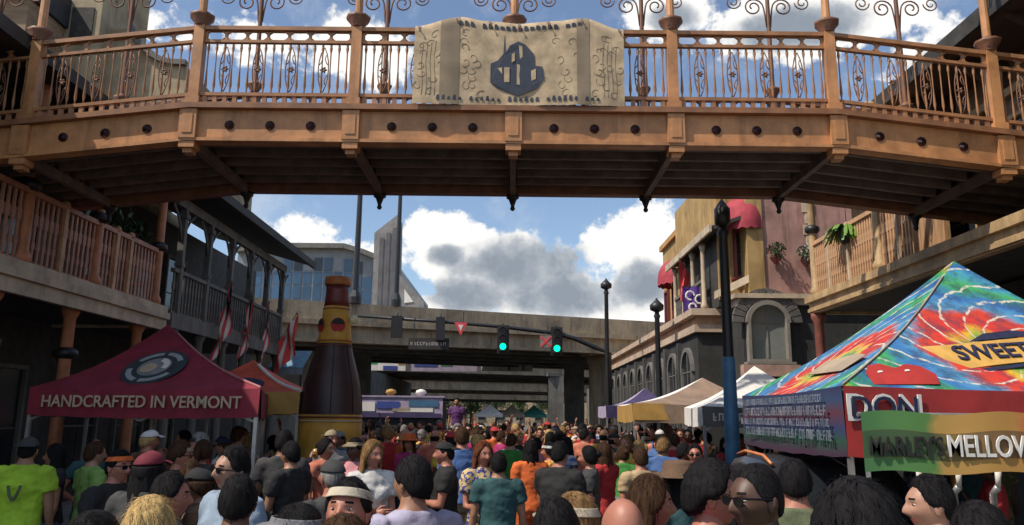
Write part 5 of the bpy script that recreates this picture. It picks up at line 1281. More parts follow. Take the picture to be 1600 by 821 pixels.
def head_mesh(mb, M, female=False):
    x, y, z = head_pos(HT, HP); npf, nt = HT.shape
    o = len(mb.v); pts = [M @ Vector((x[i, j], y[i, j], z[i, j])) for i in range(npf) for j in range(nt)]
    fs, mi = [], []
    for i in range(npf-1):
        for j in range(nt):
            j2 = (j+1) % nt; fs.append((i*nt+j, i*nt+j2, (i+1)*nt+j2, (i+1)*nt+j))
            cx = (x[i, j]+x[i, j2])/2; cz = (z[i, j]+z[i+1, j])/2; cy = y[i, j]
            mi.append(3 if cy > .05 and abs(cx) < .024 and abs(cz+.063) < .0115 else 4 if cy > .05 and .014 < abs(cx) < .047 and abs(cz-.029) < .0055 else 0)
    fs.append(tuple(range(nt-1, -1, -1))); mi.append(0); fs.append(tuple((npf-1)*nt+j for j in range(nt))); mi.append(0)
    mb.v.extend(tuple(p) for p in pts); mb.f.extend(tuple(i+o for i in f) for f in fs); mb.mi.extend(mi)
    def bit(build, m):
        q = MB(); build(q); mb.add([M @ Vector(v) for v in q.v], q.f, m)
    for s in (-1, 1):
        bit(lambda q: q.ball((s*.031, .0725, .008), (.0135, .0115, .0058), 10, 6), 1)
        bit(lambda q: q.ball((s*.031, .081, .0078), (.0062, .0045, .0056), 8, 5), 2)
        def ear(q):
            q.ball((s*.077, -.008, -.006), (.009, .021, .032), 10, 7); q.ball((s*.084, -.014, .0), (.006, .013, .022), 8, 5)
        bit(ear, 0)
def hair_mesh(style, M, seed, hat=False):
    mb = MB(); npf, nt = HT.shape
    x, y, z = head_pos(HT, HP, False)
    a = np.abs(HT)
    line = np.interp(a, [0, .5, .9, 1.15, 1.45, 1.75, 2.1, 3.15], [.074, .070, .050, .012, -.010, -.012, -.058, -.075])
    thick = {'short': .016, 'crop': .008, 'curly': .034, 'long': .021, 'bun': .018, 'bald': .0045, 'afro': .05, 'pony': .017}[style]
    if style in ('long', 'bun', 'pony'): line = np.interp(a, [0, .5, .9, 1.2, 1.5, 1.9, 3.15], [.085, .070, .030, -.02, -.05, -.07, -.08])
    if style == 'bald': line = np.interp(a, [0, 1.1, 1.4, 1.7, 3.15], [.3, .3, .02, .03, .04]); 
    inside = sstep(z-line, -.004, .022)
    if style == 'bald': inside = sstep(line-z, -.004, .02)*sstep(z, -.075, -.05)*sstep(a, 1.25, 1.5)
    L = np.sqrt(x*x+y*y+z*z)
    n = np.empty_like(x)
    fq = {'curly': 75, 'afro': 60}.get(style, 38)
    for i in range(npf):
        for j in range(nt):
            v = Vector((x[i, j], y[i, j], z[i, j])); s = 1 if style in ('curly', 'afro') else .45
            n[i, j] = mnoise.noise(Vector((v.x*fq, v.y*fq, v.z*fq*s+seed)))+.5*mnoise.noise(Vector((v.x*fq*2.1, v.y*fq*2.1, v.z*fq*s*2+seed)))
    amp = {'curly': .009, 'afro': .010, 'crop': .002, 'bald': .001}.get(style, .0055)
    off = inside*(thick+amp*n+.006*sstep(z, .05, .12)*(style != 'bald'))-(1-inside)*.012
    if hat: off = np.where(z > .035, np.minimum(off, .004), off)
    k = 1+off/L
    P = [[M @ Vector((x[i, j]*k[i, j], y[i, j]*k[i, j], z[i, j]*k[i, j])) for j in range(nt)] for i in range(npf)]
    mb.loft(P)
    rt = random.Random(seed*3+5); nst = {'bald': 60, 'crop': 500, 'curly': 800, 'afro': 800}.get(style, 1100)
    for _ in range(nst):
        i, j = rt.randrange(3, npf-1), rt.randrange(nt)
        if inside[i, j] < .6 or (hat and z[i, j] > .03): continue
        p = Vector((x[i, j], y[i, j], z[i, j])); nn_ = p.normalized(); p = p*k[i, j]*.985
        dn = Vector((rt.gauss(0, .35), rt.gauss(-.25, .35), -1)); dn = (dn-nn_*dn.dot(nn_)).normalized()
        if style in ('curly', 'afro'): dn = Vector((rt.gauss(0, 1), rt.gauss(0, 1), rt.gauss(0, 1))).normalized()
        ln = rt.uniform(.014, .034)*(1.5 if style in ('long', 'pony') else .6 if style in ('crop', 'bald') else 1.0)
        a_ = p+dn*ln*.6+nn_*rt.uniform(.002, .006); e_ = p+dn*ln*1.3+nn_*rt.uniform(-.002, .006); sd_ = dn.cross(nn_)*rt.uniform(.0006, .0015)
        mb.add([M @ q for q in (p-sd_, p+sd_, a_+sd_*.8, a_-sd_*.8, e_)], [(0, 1, 2, 3), (3, 2, 4)])
    if style == 'long':
        rows = []
        for r in range(12):
            t = r/11; zz = .03-.30*t; ring = []
            rad = .098+.020*math.sin(t*2.2)
            for inn in (0, 1):
                rng_ = range(15) if not inn else range(14, -1, -1)
                for q in rng_:
                    th = math.pi+(q/14-.5)*2*(1.85-.25*t); rr = rad-(.030 if inn else 0)+.008*math.sin(q*2.3+r*.7+seed)*(1-inn)
                    ring.append(M @ Vector((math.sin(th)*rr*.92, math.cos(th)*rr*.95-.01, zz)))
            rows.append(ring)
        mb.loft(rows[::-1])
    if style == 'bun':
        q = MB(); q.ball((0, -.115, .045), (.045, .04, .042), 12, 8); mb.add([M @ Vector(v) for v in q.v], q.f)
    if style == 'pony':
        q = MB(); q.tube([(0, -.095, .04), (0, -.135, .045), (0, -.155, -.01), (0, -.145, -.10), (0, -.13, -.20)], [.014, .026, .032, .028, .008], 9); mb.add([M @ Vector(v) for v in q.v], q.f)
    return mb
def hat_mesh(kind, M):
    q = MB(); x, y, z = head_pos(HT, HP, False)
    if kind in ('cap', 'visor', 'cap_back', 'band'):
        sgn = -1 if kind == 'cap_back' else 1
        rows = []
        lo, hi = (.050, .125) if kind in ('cap', 'cap_back') else (.048, .082)
        for r in range(9):
            t = r/8; zz = lo+(hi-lo)*t
            cz = min(.999, zz/.128); s = math.sqrt(max(1e-4, 1-cz**2.4)) if kind in ('cap', 'cap_back') else 1-.12*t
            rows.append([Vector((math.sin(2*math.pi*j/28)*.090*s, math.cos(2*math.pi*j/28)*.112*s-.004, zz+.006*math.cos(2*math.pi*j/28))) for j in range(28)])
        if kind in ('visor', 'band'):
            inner = [[p*.93+Vector((0, 0, p.z*.07)) for p in rw] for rw in rows[::-1]]; rows = rows+inner
            n = 28; vs = [p for rw in rows for p in rw]; fs = []
            for i in range(len(rows)):
                i2 = (i+1) % len(rows)
                for j in range(n): fs.append((i*n+j, i*n+(j+1) % n, i2*n+(j+1) % n, i2*n+j))
            q.add(vs, fs)
        else: q.loft(rows)
        if kind != 'band':
            for side in (0, 1):
                pass
            up, dn = [], []
            for i in range(13):
                a = (i/12-.5)*2.3; xx = math.sin(a)*.088; y0 = math.cos(a)*.108; e = .072*math.cos(a*.75)**.6
                for lst, dzz in ((up, .007), (dn, 0)):
                    lst.append([Vector((xx*(1+.08*k), sgn*(y0-.01+e*k), lo+.012+dzz-.016*k*k-.006*abs(math.sin(a))*k)) for k in (0, .5, 1)])
            q.grid(up); q.grid([r[::-1] for r in dn])
            for k in range(12): q.add([up[k][2], up[k+1][2], dn[k+1][2], dn[k][2]], [(0, 1, 2, 3)])
    elif kind == 'wide':
        q.lathe([(.235, .060), (.245, .064), (.235, .070), (.13, .074), (.105, .085), (.098, .14), (.08, .158), (.02, .163)], 28)
    mb = MB(); mb.add([M @ Vector(v) for v in q.v], q.f); return mb
def glasses_mesh(M, up=False):
    q = MB(); zc = .075 if up else .008; yy = .092 if up else .098
    for s in (-1, 1):
        q.prism([(s*.031+.026*math.cos(a*.524), yy-.010*abs(math.cos(a*.524)) if False else yy, zc-.002+.019*math.sin(a*.524)*(1 if math.sin(a*.524) < 0 else .8)) for a in range(12)], (0, .005, 0))
        q.tube([(s*.058, yy+.001, zc+.008), (s*.079, .06, zc+.008), (s*.083, -.01, zc+.004)], .004, 5)
    q.tube([(-.008, yy+.004, zc+.006), (.008, yy+.004, zc+.006)], .003, 5)
    mb = MB(); mb.add([M @ Vector(v) for v in q.v], q.f); return mb

def remesh(mb, vox, name):
    me = mb.mesh(name, [], False); o = bpy.data.objects.new(name, me); COL.objects.link(o)
    md = o.modifiers.new('r', 'REMESH'); md.mode = 'VOXEL'; md.voxel_size = vox; md.use_smooth_shade = True
    sm = o.modifiers.new('s', 'SMOOTH'); sm.factor = .5; sm.iterations = 3
    dg = bpy.context.evaluated_depsgraph_get(); ev = o.evaluated_get(dg).to_mesh()
    n = len(ev.vertices); co = np.empty(n*3); ev.vertices.foreach_get('co', co); co = co.reshape(-1, 3)
    fs = [tuple(p.vertices) for p in ev.polygons]
    o.evaluated_get(dg).to_mesh_clear(); bpy.data.objects.remove(o); bpy.data.meshes.remove(me)
    return co, fs
def wrinkle(co, amp, seed, fq=9.0):
    out = co.copy()
    for i, (x, y, z) in enumerate(co):
        d = mnoise.noise_vector(Vector((x*fq+seed, y*fq, z*fq*1.6)))+.5*mnoise.noise_vector(Vector((x*fq*2.4+seed, y*fq*2.4, z*fq*3.2)))
        out[i] += np.array(d)*amp
    return out
def hand(mb, wrist, d, palm_n, side, curl):
    """palm and five fingers along d; palm_n is the way the palm faces"""
    d = Vector(d).normalized(); n = Vector(palm_n); n = (n-d*n.dot(d)).normalized(); s = d.cross(n)*side
    w = Vector(wrist)
    rings = []
    for t, hw, hh in ((-.015, .024, .020), (.02, .034, .017), (.06, .042, .015), (.095, .040, .013)):
        c = w+d*t; rings.append([c+s*(hw*math.cos(a*math.pi/5))+n*(hh*math.sin(a*math.pi/5)) for a in range(10)])
    mb.loft(rings)
    for k, (ox, L, r) in enumerate(((-.031, .068, .0078), (-.011, .078, .0085), (.010, .074, .0085), (.031, .058, .0075))):
        p = w+d*.088+s*ox; q = d; pts = [p]
        for j, f in enumerate((.45, .32, .25)):
            a = curl*(.35+.35*j)+k*.04; q = (d*math.cos(a*(j+1)*.6)+n*math.sin(a*(j+1)*.6)+s*ox*1.5).normalized(); p = p+q*L*f; pts.append(p)
        mb.tube(pts, [r, r*.98, r*.9, r*.75], 6, dome=True)
    p = w+d*.03-s*.03
    e1 = (d*.6-s*.75+n*.25).normalized(); e2 = (d*.95-s*.15+n*.4).normalized()
    mb.tube([p, p+e1*.035, p+e1*.035+e2*.034], [.012, .0105, .0085], 6, dome=True)

def person_meshes(key, fem=False, pose=None, sleeve=.55, legs='trousers', vox=.02, loose=.014, top='shirt', look=0.0, tilt=0.0, nod=0.0, lean=0.0, bulk=1.0, stride=.06):
    """body (with head and hands), top and legwear meshes for a 1.75 m figure facing +Y"""
    SW = (.165 if fem else .192)*(.5+.5*bulk); HW = (.165 if fem else .152)*bulk
    pose = pose or {}
    L = lambda p: Vector((p[0], p[1]+lean*(p[2]-.95), p[2]))
    def ell(z, rx, ry, yo=0.0, n=18): return [L((rx*math.cos(2*math.pi*i/n), yo+ry*math.sin(2*math.pi*i/n), z)) for i in range(n)]
    bu = bulk
    def torso(mb, off, z0=.80, z1=1.60):
        pr = [(.80, .10*bu, .09*bu, -.01), (.90, HW, .118*bu, -.012), (.98, HW*.97, .115*bu, -.005), (1.10, (.128 if fem else .142)*bu, .095*bu, .0), (1.22, (.142 if fem else .160)*bu, .105*bu, .004), (1.33, (.150 if fem else .174)*bu, .110*bu, .006 if not fem else .012), (1.415, SW*.95, .094, -.004), (1.462, SW*.80, .080, -.012), (1.490, SW*.56, .070, -.016), (1.512, .074 if not fem else .060, .066, -.012), (1.54, .062 if not fem else .050, .062, -.006), (1.60, .058 if not fem else .048, .058, .006)]
        mb.loft([ell(z, rx+off, ry+off, yo) for z, rx, ry, yo in pr if z0-.001 <= z <= z1+.001])
        if fem and z1 > 1.3:
            for s in (-1, 1): mb.ball(L((s*.068, .088, 1.295)), (.062+off, .05+off, .058+off), 12, 8)
    hips = [Vector((s*.088, 0, .90)) for s in (-1, 1)]
    legp = []
    for s, h in zip((-1, 1), hips):
        st = stride*s; legp.append((L(h), L((s*.098, st*.6+.02, .49)), Vector((s*.105, st-.01, .085))))
    arms = []
    for s, nm in ((-1, 'l'), (1, 'r')):
        ud, fd, curl = pose.get(nm, ((.16, -.02, -1), (.10, .22, -1), .5))
        sh = L((s*SW*.97, -.008, 1.418)); ud = Vector((s*ud[0], ud[1], ud[2])).normalized(); fd = Vector((s*fd[0], fd[1], fd[2])).normalized()
        el = sh+ud*.285; wr = el+fd*.245; arms.append((s, sh, el, wr, ud, fd, curl))
    body = MB(); torso(body, 0)
    for h, k, a in legp:
        body.tube([h, h.lerp(k, .5), k, k.lerp(a, .35), a], [.088*bu, .07*bu, .054, .055, .038], 12, dome=True)
        f = Vector((a.x, a.y, .045)); body.tube([f+Vector((0, -.05, 0)), f+Vector((0, .06, -.002)), f+Vector((0, .15, -.012))], [.042, .045, .034], 10, dome=True)
    for s, sh, el, wr, ud, fd, c in arms:
        q = (1.0 if not fem else .86)*(.6+.4*bu)
        body.tube([sh+Vector((-s*.03, 0, .005)), sh+ud*.04, sh.lerp(el, .5), el, el.lerp(wr, .3), wr], [.058*q, .056*q, .047*q, .038*q, .040*q, .026*q], 10, dome=True)
    co, fs = remesh(body, vox, key)
    bm_ = MB(); bm_.v = [tuple(c) for c in co]; bm_.f = fs; bm_.mi = [5 if max(co[i][2] for i in f) < .10 else 0 for f in fs]
    for s, sh, el, wr, ud, fd, c in arms:
        pn = pose.get('palm', None); pn = Vector((-s, .0, 0)) if pn is None else Vector((pn[0]*s, pn[1], pn[2]))
        hand(bm_, wr, fd, pn, -s, c)
    out = {}
    s, sh, el, wr, ud, fd, c = arms[1]; out_grip = wr+fd*.075+Vector((-s*.045, .0, 0))
    hc = L((0, .016, 1.627)); HM = Matrix.Translation(hc) @ Matrix.Rotation(look, 4, 'Z') @ Matrix.Rotation(tilt, 4, 'Y') @ Matrix.Rotation(nod, 4, 'X')
    head_mesh(bm_, HM, fem)
    out = {'body': bm_.mesh(key+' body', [None]*6, True), 'HM': HM, 'grip': out_grip}
    sk = MB()
    if top in ('shirt', 'jumpsuit', 'dress', 'tank'):
        torso(sk, loose+.004, .90 if top != 'jumpsuit' else .80, 1.512)
        if top == 'tank':
            pass
        else:
            for s, sh, el, wr, ud, fd, c in arms:
                if sleeve <= 1: pts = [sh+Vector((-s*.05, 0, .008)), sh+Vector((-s*.01, 0, .004)), sh+ud*.05, sh.lerp(el, sleeve)]; rr = [.076+loose*.6, .076+loose*.6, .072+loose*.7, .060+loose]
                else: pts = [sh+Vector((-s*.05, 0, .008)), sh+Vector((-s*.01, 0, .004)), sh+ud*.05, sh.lerp(el, .6), el, el.lerp(wr, .9)]; rr = [.076+loose*.6, .076+loose*.6, .072+loose*.7, .060+loose*.7, .052+loose*.6, .042+loose*.5]
                sk.tube(pts, rr, 12)
        if top == 'dress':
            sk.loft([ell(z, rx, ry) for z, rx, ry in ((.52, .26, .22), (.62, .25, .21), (.76, .225, .18), (.9, .19, .15), (1.0, .165, .13), (1.1, .145, .11))])
        if top == 'jumpsuit':
            for h, k, a in legp: sk.tube([h, k, a], [.10*bu, .075, .075], 12)
        c2, f2 = remesh(sk, vox*.9, key+'t'); c2 = wrinkle(c2, .0095, sum(map(ord, key))*1.3, 11.0); t = MB(); t.v = [tuple(c) for c in c2]; t.f = f2; t.mi = [0]*len(f2); out['top'] = t.mesh(key+' top', [None], True)
    if top in ('shirt', 'tank'):
        sk = MB(); torso(sk, .012, .80, 1.10)
        for h, k, a in legp:
            if legs == 'shorts': sk.tube([h, h.lerp(k, .85)], [.104*bu, .088], 12)
            else: sk.tube([h, h.lerp(k, .5), k, k.lerp(a, .5), a], [.102*bu, .085*bu, .070, .066, .058], 12)
        c2, f2 = remesh(sk, vox, key+'l'); c2 = wrinkle(c2, .004, 3.3); t = MB(); t.v = [tuple(c) for c in c2]; t.f = f2; t.mi = [0]*len(f2); out['legs'] = t.mesh(key+' legs', [None], True)
    return out
def set_slots(o, mats):
    for s, m in zip(o.material_slots, mats): s.link = 'OBJECT'; s.material = m
HAIRC = {}
def person(label, x, y, h, yaw, meshes, skin, hair, style, topm, legm, key, group=None, hat=None, hatm=None, glasses=None, seed=0, name='person', extra=None):
    root = thing(name, label, 'person', (x, y, 0), group, yaw); s = h/1.75; root.scale = (s, s, s)
    b = link('body', meshes['body'], root); set_slots(b, [SKIN[skin], M_EYEW, M_IRIS, M_LIP if skin not in ('dark', 'brown') else SKIN[skin], HAIR[hair], M_SHOE])
    HM = meshes['HM']
    if style:
        hk = (key, style, seed % 3, hat in ('cap', 'cap_back'))
        if hk not in HAIRC: HAIRC[hk] = hair_mesh(style, HM, seed % 3*7.7, hk[3]).mesh('hair', [None], True)
        o = link('hair', HAIRC[hk], root); set_slots(o, [HAIR[hair]])
    if hat:
        hk = (key, 'hat', hat)
        if hk not in HAIRC: HAIRC[hk] = hat_mesh(hat, HM).mesh('hat', [None], True)
        o = link({'cap': 'cap', 'cap_back': 'cap', 'visor': 'visor', 'band': 'headband', 'wide': 'sun_hat'}[hat], HAIRC[hk], root); set_slots(o, [hatm])
    if glasses:
        hk = (key, 'gl', glasses == 'up')
        if hk not in HAIRC: HAIRC[hk] = glasses_mesh(HM, glasses == 'up').mesh('sunglasses', [None], False)
        o = link('sunglasses', HAIRC[hk], root); set_slots(o, [M_OLENS if glasses == 'orange' else M_LENS])
    if 'top' in meshes:
        o = link('shirt' if 'legs' in meshes else 'outfit', meshes['top'], root); set_slots(o, [topm])
    if 'legs' in meshes:
        o = link('trousers', meshes['legs'], root); set_slots(o, [legm])
    return root
POSES = {
    'relax': {}, 'fwd': {'l': ((.15, .25, -1), (-.15, 1, .15), .8), 'r': ((.15, .2, -1), (-.2, 1, .05), .8)},
    'cross': {'l': ((.12, .2, -1), (-1.0, .75, .12), .5), 'r': ((.12, .2, -1), (-1.0, .65, .02), .5)},
    'drink': {'r': ((.2, .55, -.8), (-.15, .65, 1), 1.0), 'l': ((.14, 0, -1), (.02, .3, -1), .5)},
    'phone': {'r': ((.15, .7, -.7), (-.25, .5, .9), .9), 'l': ((.15, .65, -.7), (-.25, .55, .85), .9)},
    'hip': {'l': ((.6, -.1, -1), (-.75, .25, -.55), .6), 'r': ((.14, 0, -1), (.05, .3, -1), .5)},
    'raise': {'r': ((.35, .3, 1), (-.1, .2, 1), .6), 'l': ((.14, 0, -1), (.05, .3, -1), .5)},
    'hug': {'l': ((.25, .75, -.4), (-.6, .9, .1), .6), 'r': ((.18, 0, -1), (.05, .3, -1), .5)},
}
# ---- the people one can tell apart: px of head centre, depth, height, yaw (0 looks away from us, 180 at us, 90 to the left)
def hero(label, px, Y, h, yaw, skin, hair, style, top, leg, **k):
    z = h; p = None
    x = at(px, 650+1200*(2-h+.12)/Y, Y).x
    key = 'h%d' % int(px*10+Y)
    mk = {a: k.pop(a) for a in ('fem', 'sleeve', 'legs', 'top_kind', 'look', 'tilt', 'nod', 'lean', 'bulk', 'loose') if a in k}
    if 'top_kind' in mk: mk['top'] = mk.pop('top_kind')
    for a in ('look', 'tilt', 'nod'):
        if a in mk: mk[a] = R(mk[a])
    ps = POSES[k.pop('pose', 'relax')]
    me = person_meshes(key, pose=ps, vox=.017, **mk)
    hm = k.pop('hatc', None)
    HEROES.append((x, Y, px))
    return person(label, x, Y, h, R(yaw), me, skin, hair, style, CLOTH[top], CLOTH[leg], key, hat=k.get('hat'), hatm=CLOTH[hm] if hm else None, glasses=k.get('glasses'), seed=int(px))
HEROES = []
neon = hero('person in neon yellow-green T-shirt with back turned at the left edge', 42, 7.3, 1.76, 12, 'tan', 'black', 'crop', 'neon green', 'black', bulk=1.14, loose=.018, hat='cap_back', hatc='charcoal', pose='hip')
hero('person in light green shirt partly behind the orange headband', 146, 7.9, 1.70, -40, 'fair', 'brown', 'short', 'lime', 'khaki')
hero('person with orange headband and sunglasses in black T-shirt', 184, 6.0, 1.71, -115, 'ruddy', 'black', 'short', 'black', 'denim', hat='band', hatc='orange', glasses='on', bulk=1.1, pose='fwd')
hero('person in maroon cap with dark hair seen from behind', 230, 5.1, 1.75, -20, 'tan', 'black', 'long', 'charcoal', 'black', hat='cap', hatc='maroon', bulk=1.1)
hero('dark-haired person in grey shirt in profile between maroon cap and blonde', 262, 4.2, 1.68, -75, 'ruddy', 'black', 'short', 'grey', 'denim')
hero('blonde-haired person seen from behind at the lower left', 230, 2.75, 1.70, 8, 'fair', 'blonde', 'long', 'light blue', 'denim', fem=True)
hero('short person with only black hair showing at the bottom left edge', 146, 2.7, 1.66, 150, 'ruddy', 'black', 'short', 'charcoal', 'black')
hero('person in black visor cap with pale band facing left', 314, 5.4, 1.63, 100, 'tan', 'brown', 'pony', 'brown', 'black', fem=True, hat='cap', hatc='black')
hero('person in sunglasses and light blue shirt with head tilted', 366, 4.7, 1.80, 140, 'fair', 'black', 'short', 'light blue', 'denim', glasses='on', tilt=-10, bulk=1.15)
hero('person in lavender shirt with back of dark head to us, before the light blue shirt', 371, 3.7, 1.71, 6, 'brown', 'black', 'short', 'lavender', 'black', bulk=1.05)
hero('person all in black standing left of the bottle label', 455, 7.6, 1.73, 60, 'tan', 'black', 'short', 'black', 'black', pose='cross')
hero('person in pale grey visor low beside the lavender shirt', 468, 3.0, 1.66, 100, 'tan', 'black', 'short', 'black', 'black', hat='visor', hatc='grey')
hero('person in dark grey cap and shirt in front of the yellow bottle label', 521, 5.3, 1.70, 40, 'ruddy', 'grey', 'crop', 'charcoal', 'denim', hat='cap', hatc='charcoal', bulk=1.2)
hero('person facing us with pale headband over black hair', 546, 3.1, 1.75, 172, 'ruddy', 'black', 'short', 'black', 'black', hat='band', hatc='cream', nod=12)
hero('person with only dark brown hair showing at the bottom below the pale headband', 535, 2.35, 1.70, 10, 'tan', 'brown', 'short', 'charcoal', 'black')
hero('person in white top with sandy hair and folded forearms', 582, 7.2, 1.76, -160, 'ruddy', 'sandy', 'long', 'white', 'navy', fem=True, pose='cross', look=25)
hero('person in pale lavender shirt with broad back and short black hair', 646, 3.95, 1.79, 28, 'tan', 'black', 'short', 'lavender', 'denim', bulk=1.12, look=25)
hero('person in black T-shirt and black cap with crossed arms facing left', 697, 8.0, 1.74, 95, 'ruddy', 'black', 'crop', 'black', 'black', pose='cross', hat='cap_back', hatc='black', bulk=1.15)
hero('tall person in blue shirt with back turned', 722, 9.8, 1.85, 15, 'ruddy', 'brown', 'short', 'blue', 'khaki', bulk=1.1)
hero('person in gold and navy patterned dress with long auburn hair', 754, 7.9, 1.74, -150, 'ruddy', 'auburn', 'long', 'floral', 'navy', fem=True, top_kind='dress', pose='fwd')
hero('person in dark teal T-shirt with back turned, left of the orange jumpsuit', 779, 7.6, 1.65, 5, 'tan', 'black', 'short', 'teal', 'navy', bulk=1.15)
hero('person in bright orange jumpsuit with long black hair', 829, 9.8, 1.70, 10, 'tan', 'black', 'long', 'orange', 'orange', fem=True, top_kind='jumpsuit', bulk=1.15)
hero('person in green shirt between the auburn hair and orange jumpsuit', 799, 12.5, 1.72, -20, 'fair', 'brown', 'short', 'green', 'denim')
hero('big person in black shirt right of the orange jumpsuit', 874, 8.0, 1.74, -35, 'ruddy', 'black', 'short', 'black', 'black', bulk=1.25, pose='fwd')
hero('person with dark hair turned left beside the big black shirt', 921, 8.6, 1.68, 80, 'ruddy', 'black', 'bun', 'charcoal', 'red', fem=True)
hero('person in red top holding a drink, right of the dark bun', 944, 9.5, 1.69, 40, 'tan', 'brown', 'long', 'red', 'maroon', fem=True, pose='drink')
hero('bald person with bare sunlit scalp at the bottom right of centre', 976, 2.95, 1.71, 20, 'ruddy', 'grey', 'bald', 'white', 'denim', bulk=1.1)
hero('person in profile with long dark hair facing right beside the bald scalp', 1012, 3.75, 1.72, -95, 'tan', 'brown', 'long', 'teal', 'black', fem=True)
hero('person in cream visor low between black shirt and bald scalp', 902, 3.2, 1.69, 95, 'ruddy', 'sandy', 'short', 'orange', 'denim', hat='visor', hatc='cream')
hero('person with only black hair showing at the bottom below the big black shirt', 868, 2.9, 1.70, -10, 'tan', 'black', 'short', 'coral', 'black')
hero('person in broad dark hat with orange-lit brim, left of the blue post', 1062, 5.0, 1.70, 20, 'tan', 'black', 'long', 'teal', 'black', hat='wide', hatc='brown')
hero('person in tan shirt right of the red top', 1001, 8.6, 1.67, 10, 'ruddy', 'brown', 'short', 'tan', 'khaki')
hero('curly dark-haired person in orange sunglasses facing right', 1108, 3.35, 1.80, -105, 'ruddy', 'black', 'curly', 'magenta', 'black', glasses='orange')
hero('dark-skinned person in black sunglasses facing left', 1186, 2.95, 1.83, 112, 'dark', 'black', 'crop', 'olive', 'black', glasses='on')
hero('person in grey-green shirt with black hair, behind the sunglasses wearers', 1242, 4.4, 1.77, -15, 'ruddy', 'black', 'short', 'olive', 'denim')
hero('very near person with large dark head of hair at the lower right', 1345, 1.75, 1.86, 5, 'tan', 'black', 'short', 'black', 'black')
hero('black-haired person in profile facing left below the striped banner', 1457, 3.55, 1.75, 84, 'fair', 'black', 'short', 'cream', 'black')
hero('person in black with dark hair at the bottom right edge', 1535, 2.7, 1.72, 25, 'tan', 'black', 'short', 'black', 'black', pose='drink')
hero('person in sunglasses and dark shirt before the white tent valance', 1086, 9.2, 1.70, 165, 'ruddy', 'black', 'short', 'charcoal', 'denim', glasses='on')
hero('person in magenta shirt under the orange sun hat', 640, 11.6, 1.70, 160, 'tan', 'brown', 'long', 'magenta', 'navy', fem=True, hat='wide', hatc='orange')
def purple_person():
    hero('person in purple shirt and pale trousers standing raised by the trailer', 713, 24.5, 1.78, 170, 'tan', 'black', 'short', 'purple', 'cream')
purple_person()
o_ = [o for o in COL.objects if o.get('label', '').startswith('person in purple shirt and pale')][0]; o_.location.z = .75
def crate_stand():
    x, y = o_.location.x, o_.location.y; root = thing('platform', 'low dark wooden platform under the purple-shirted person', 'platform', (x, y, 0))
    mb = MB(); mb.span((x-.7, y-.6, .66), (x+.7, y+.6, .748)); part('deck_board', mb, M_WOODG, root)
    for sx in (-1, 1):
        for sy in (-1, 1): q = MB(); q.box((x+sx*.6, y+sy*.5, .33), (.1, .1, .655)); part('leg', q, M_WOODD, root)
crate_stand()
# V-shaped print on the neon shirt
mb = MB(); 
for s_ in (-1, 1): mb.tube([(s_*.05, -.19, 1.34), (s_*.03, -.20, 1.26), (0, -.20, 1.21)], .014, 6)
v = link('shirt_print', mb.mesh('shirt_print', CLOTH['olive']), neon)

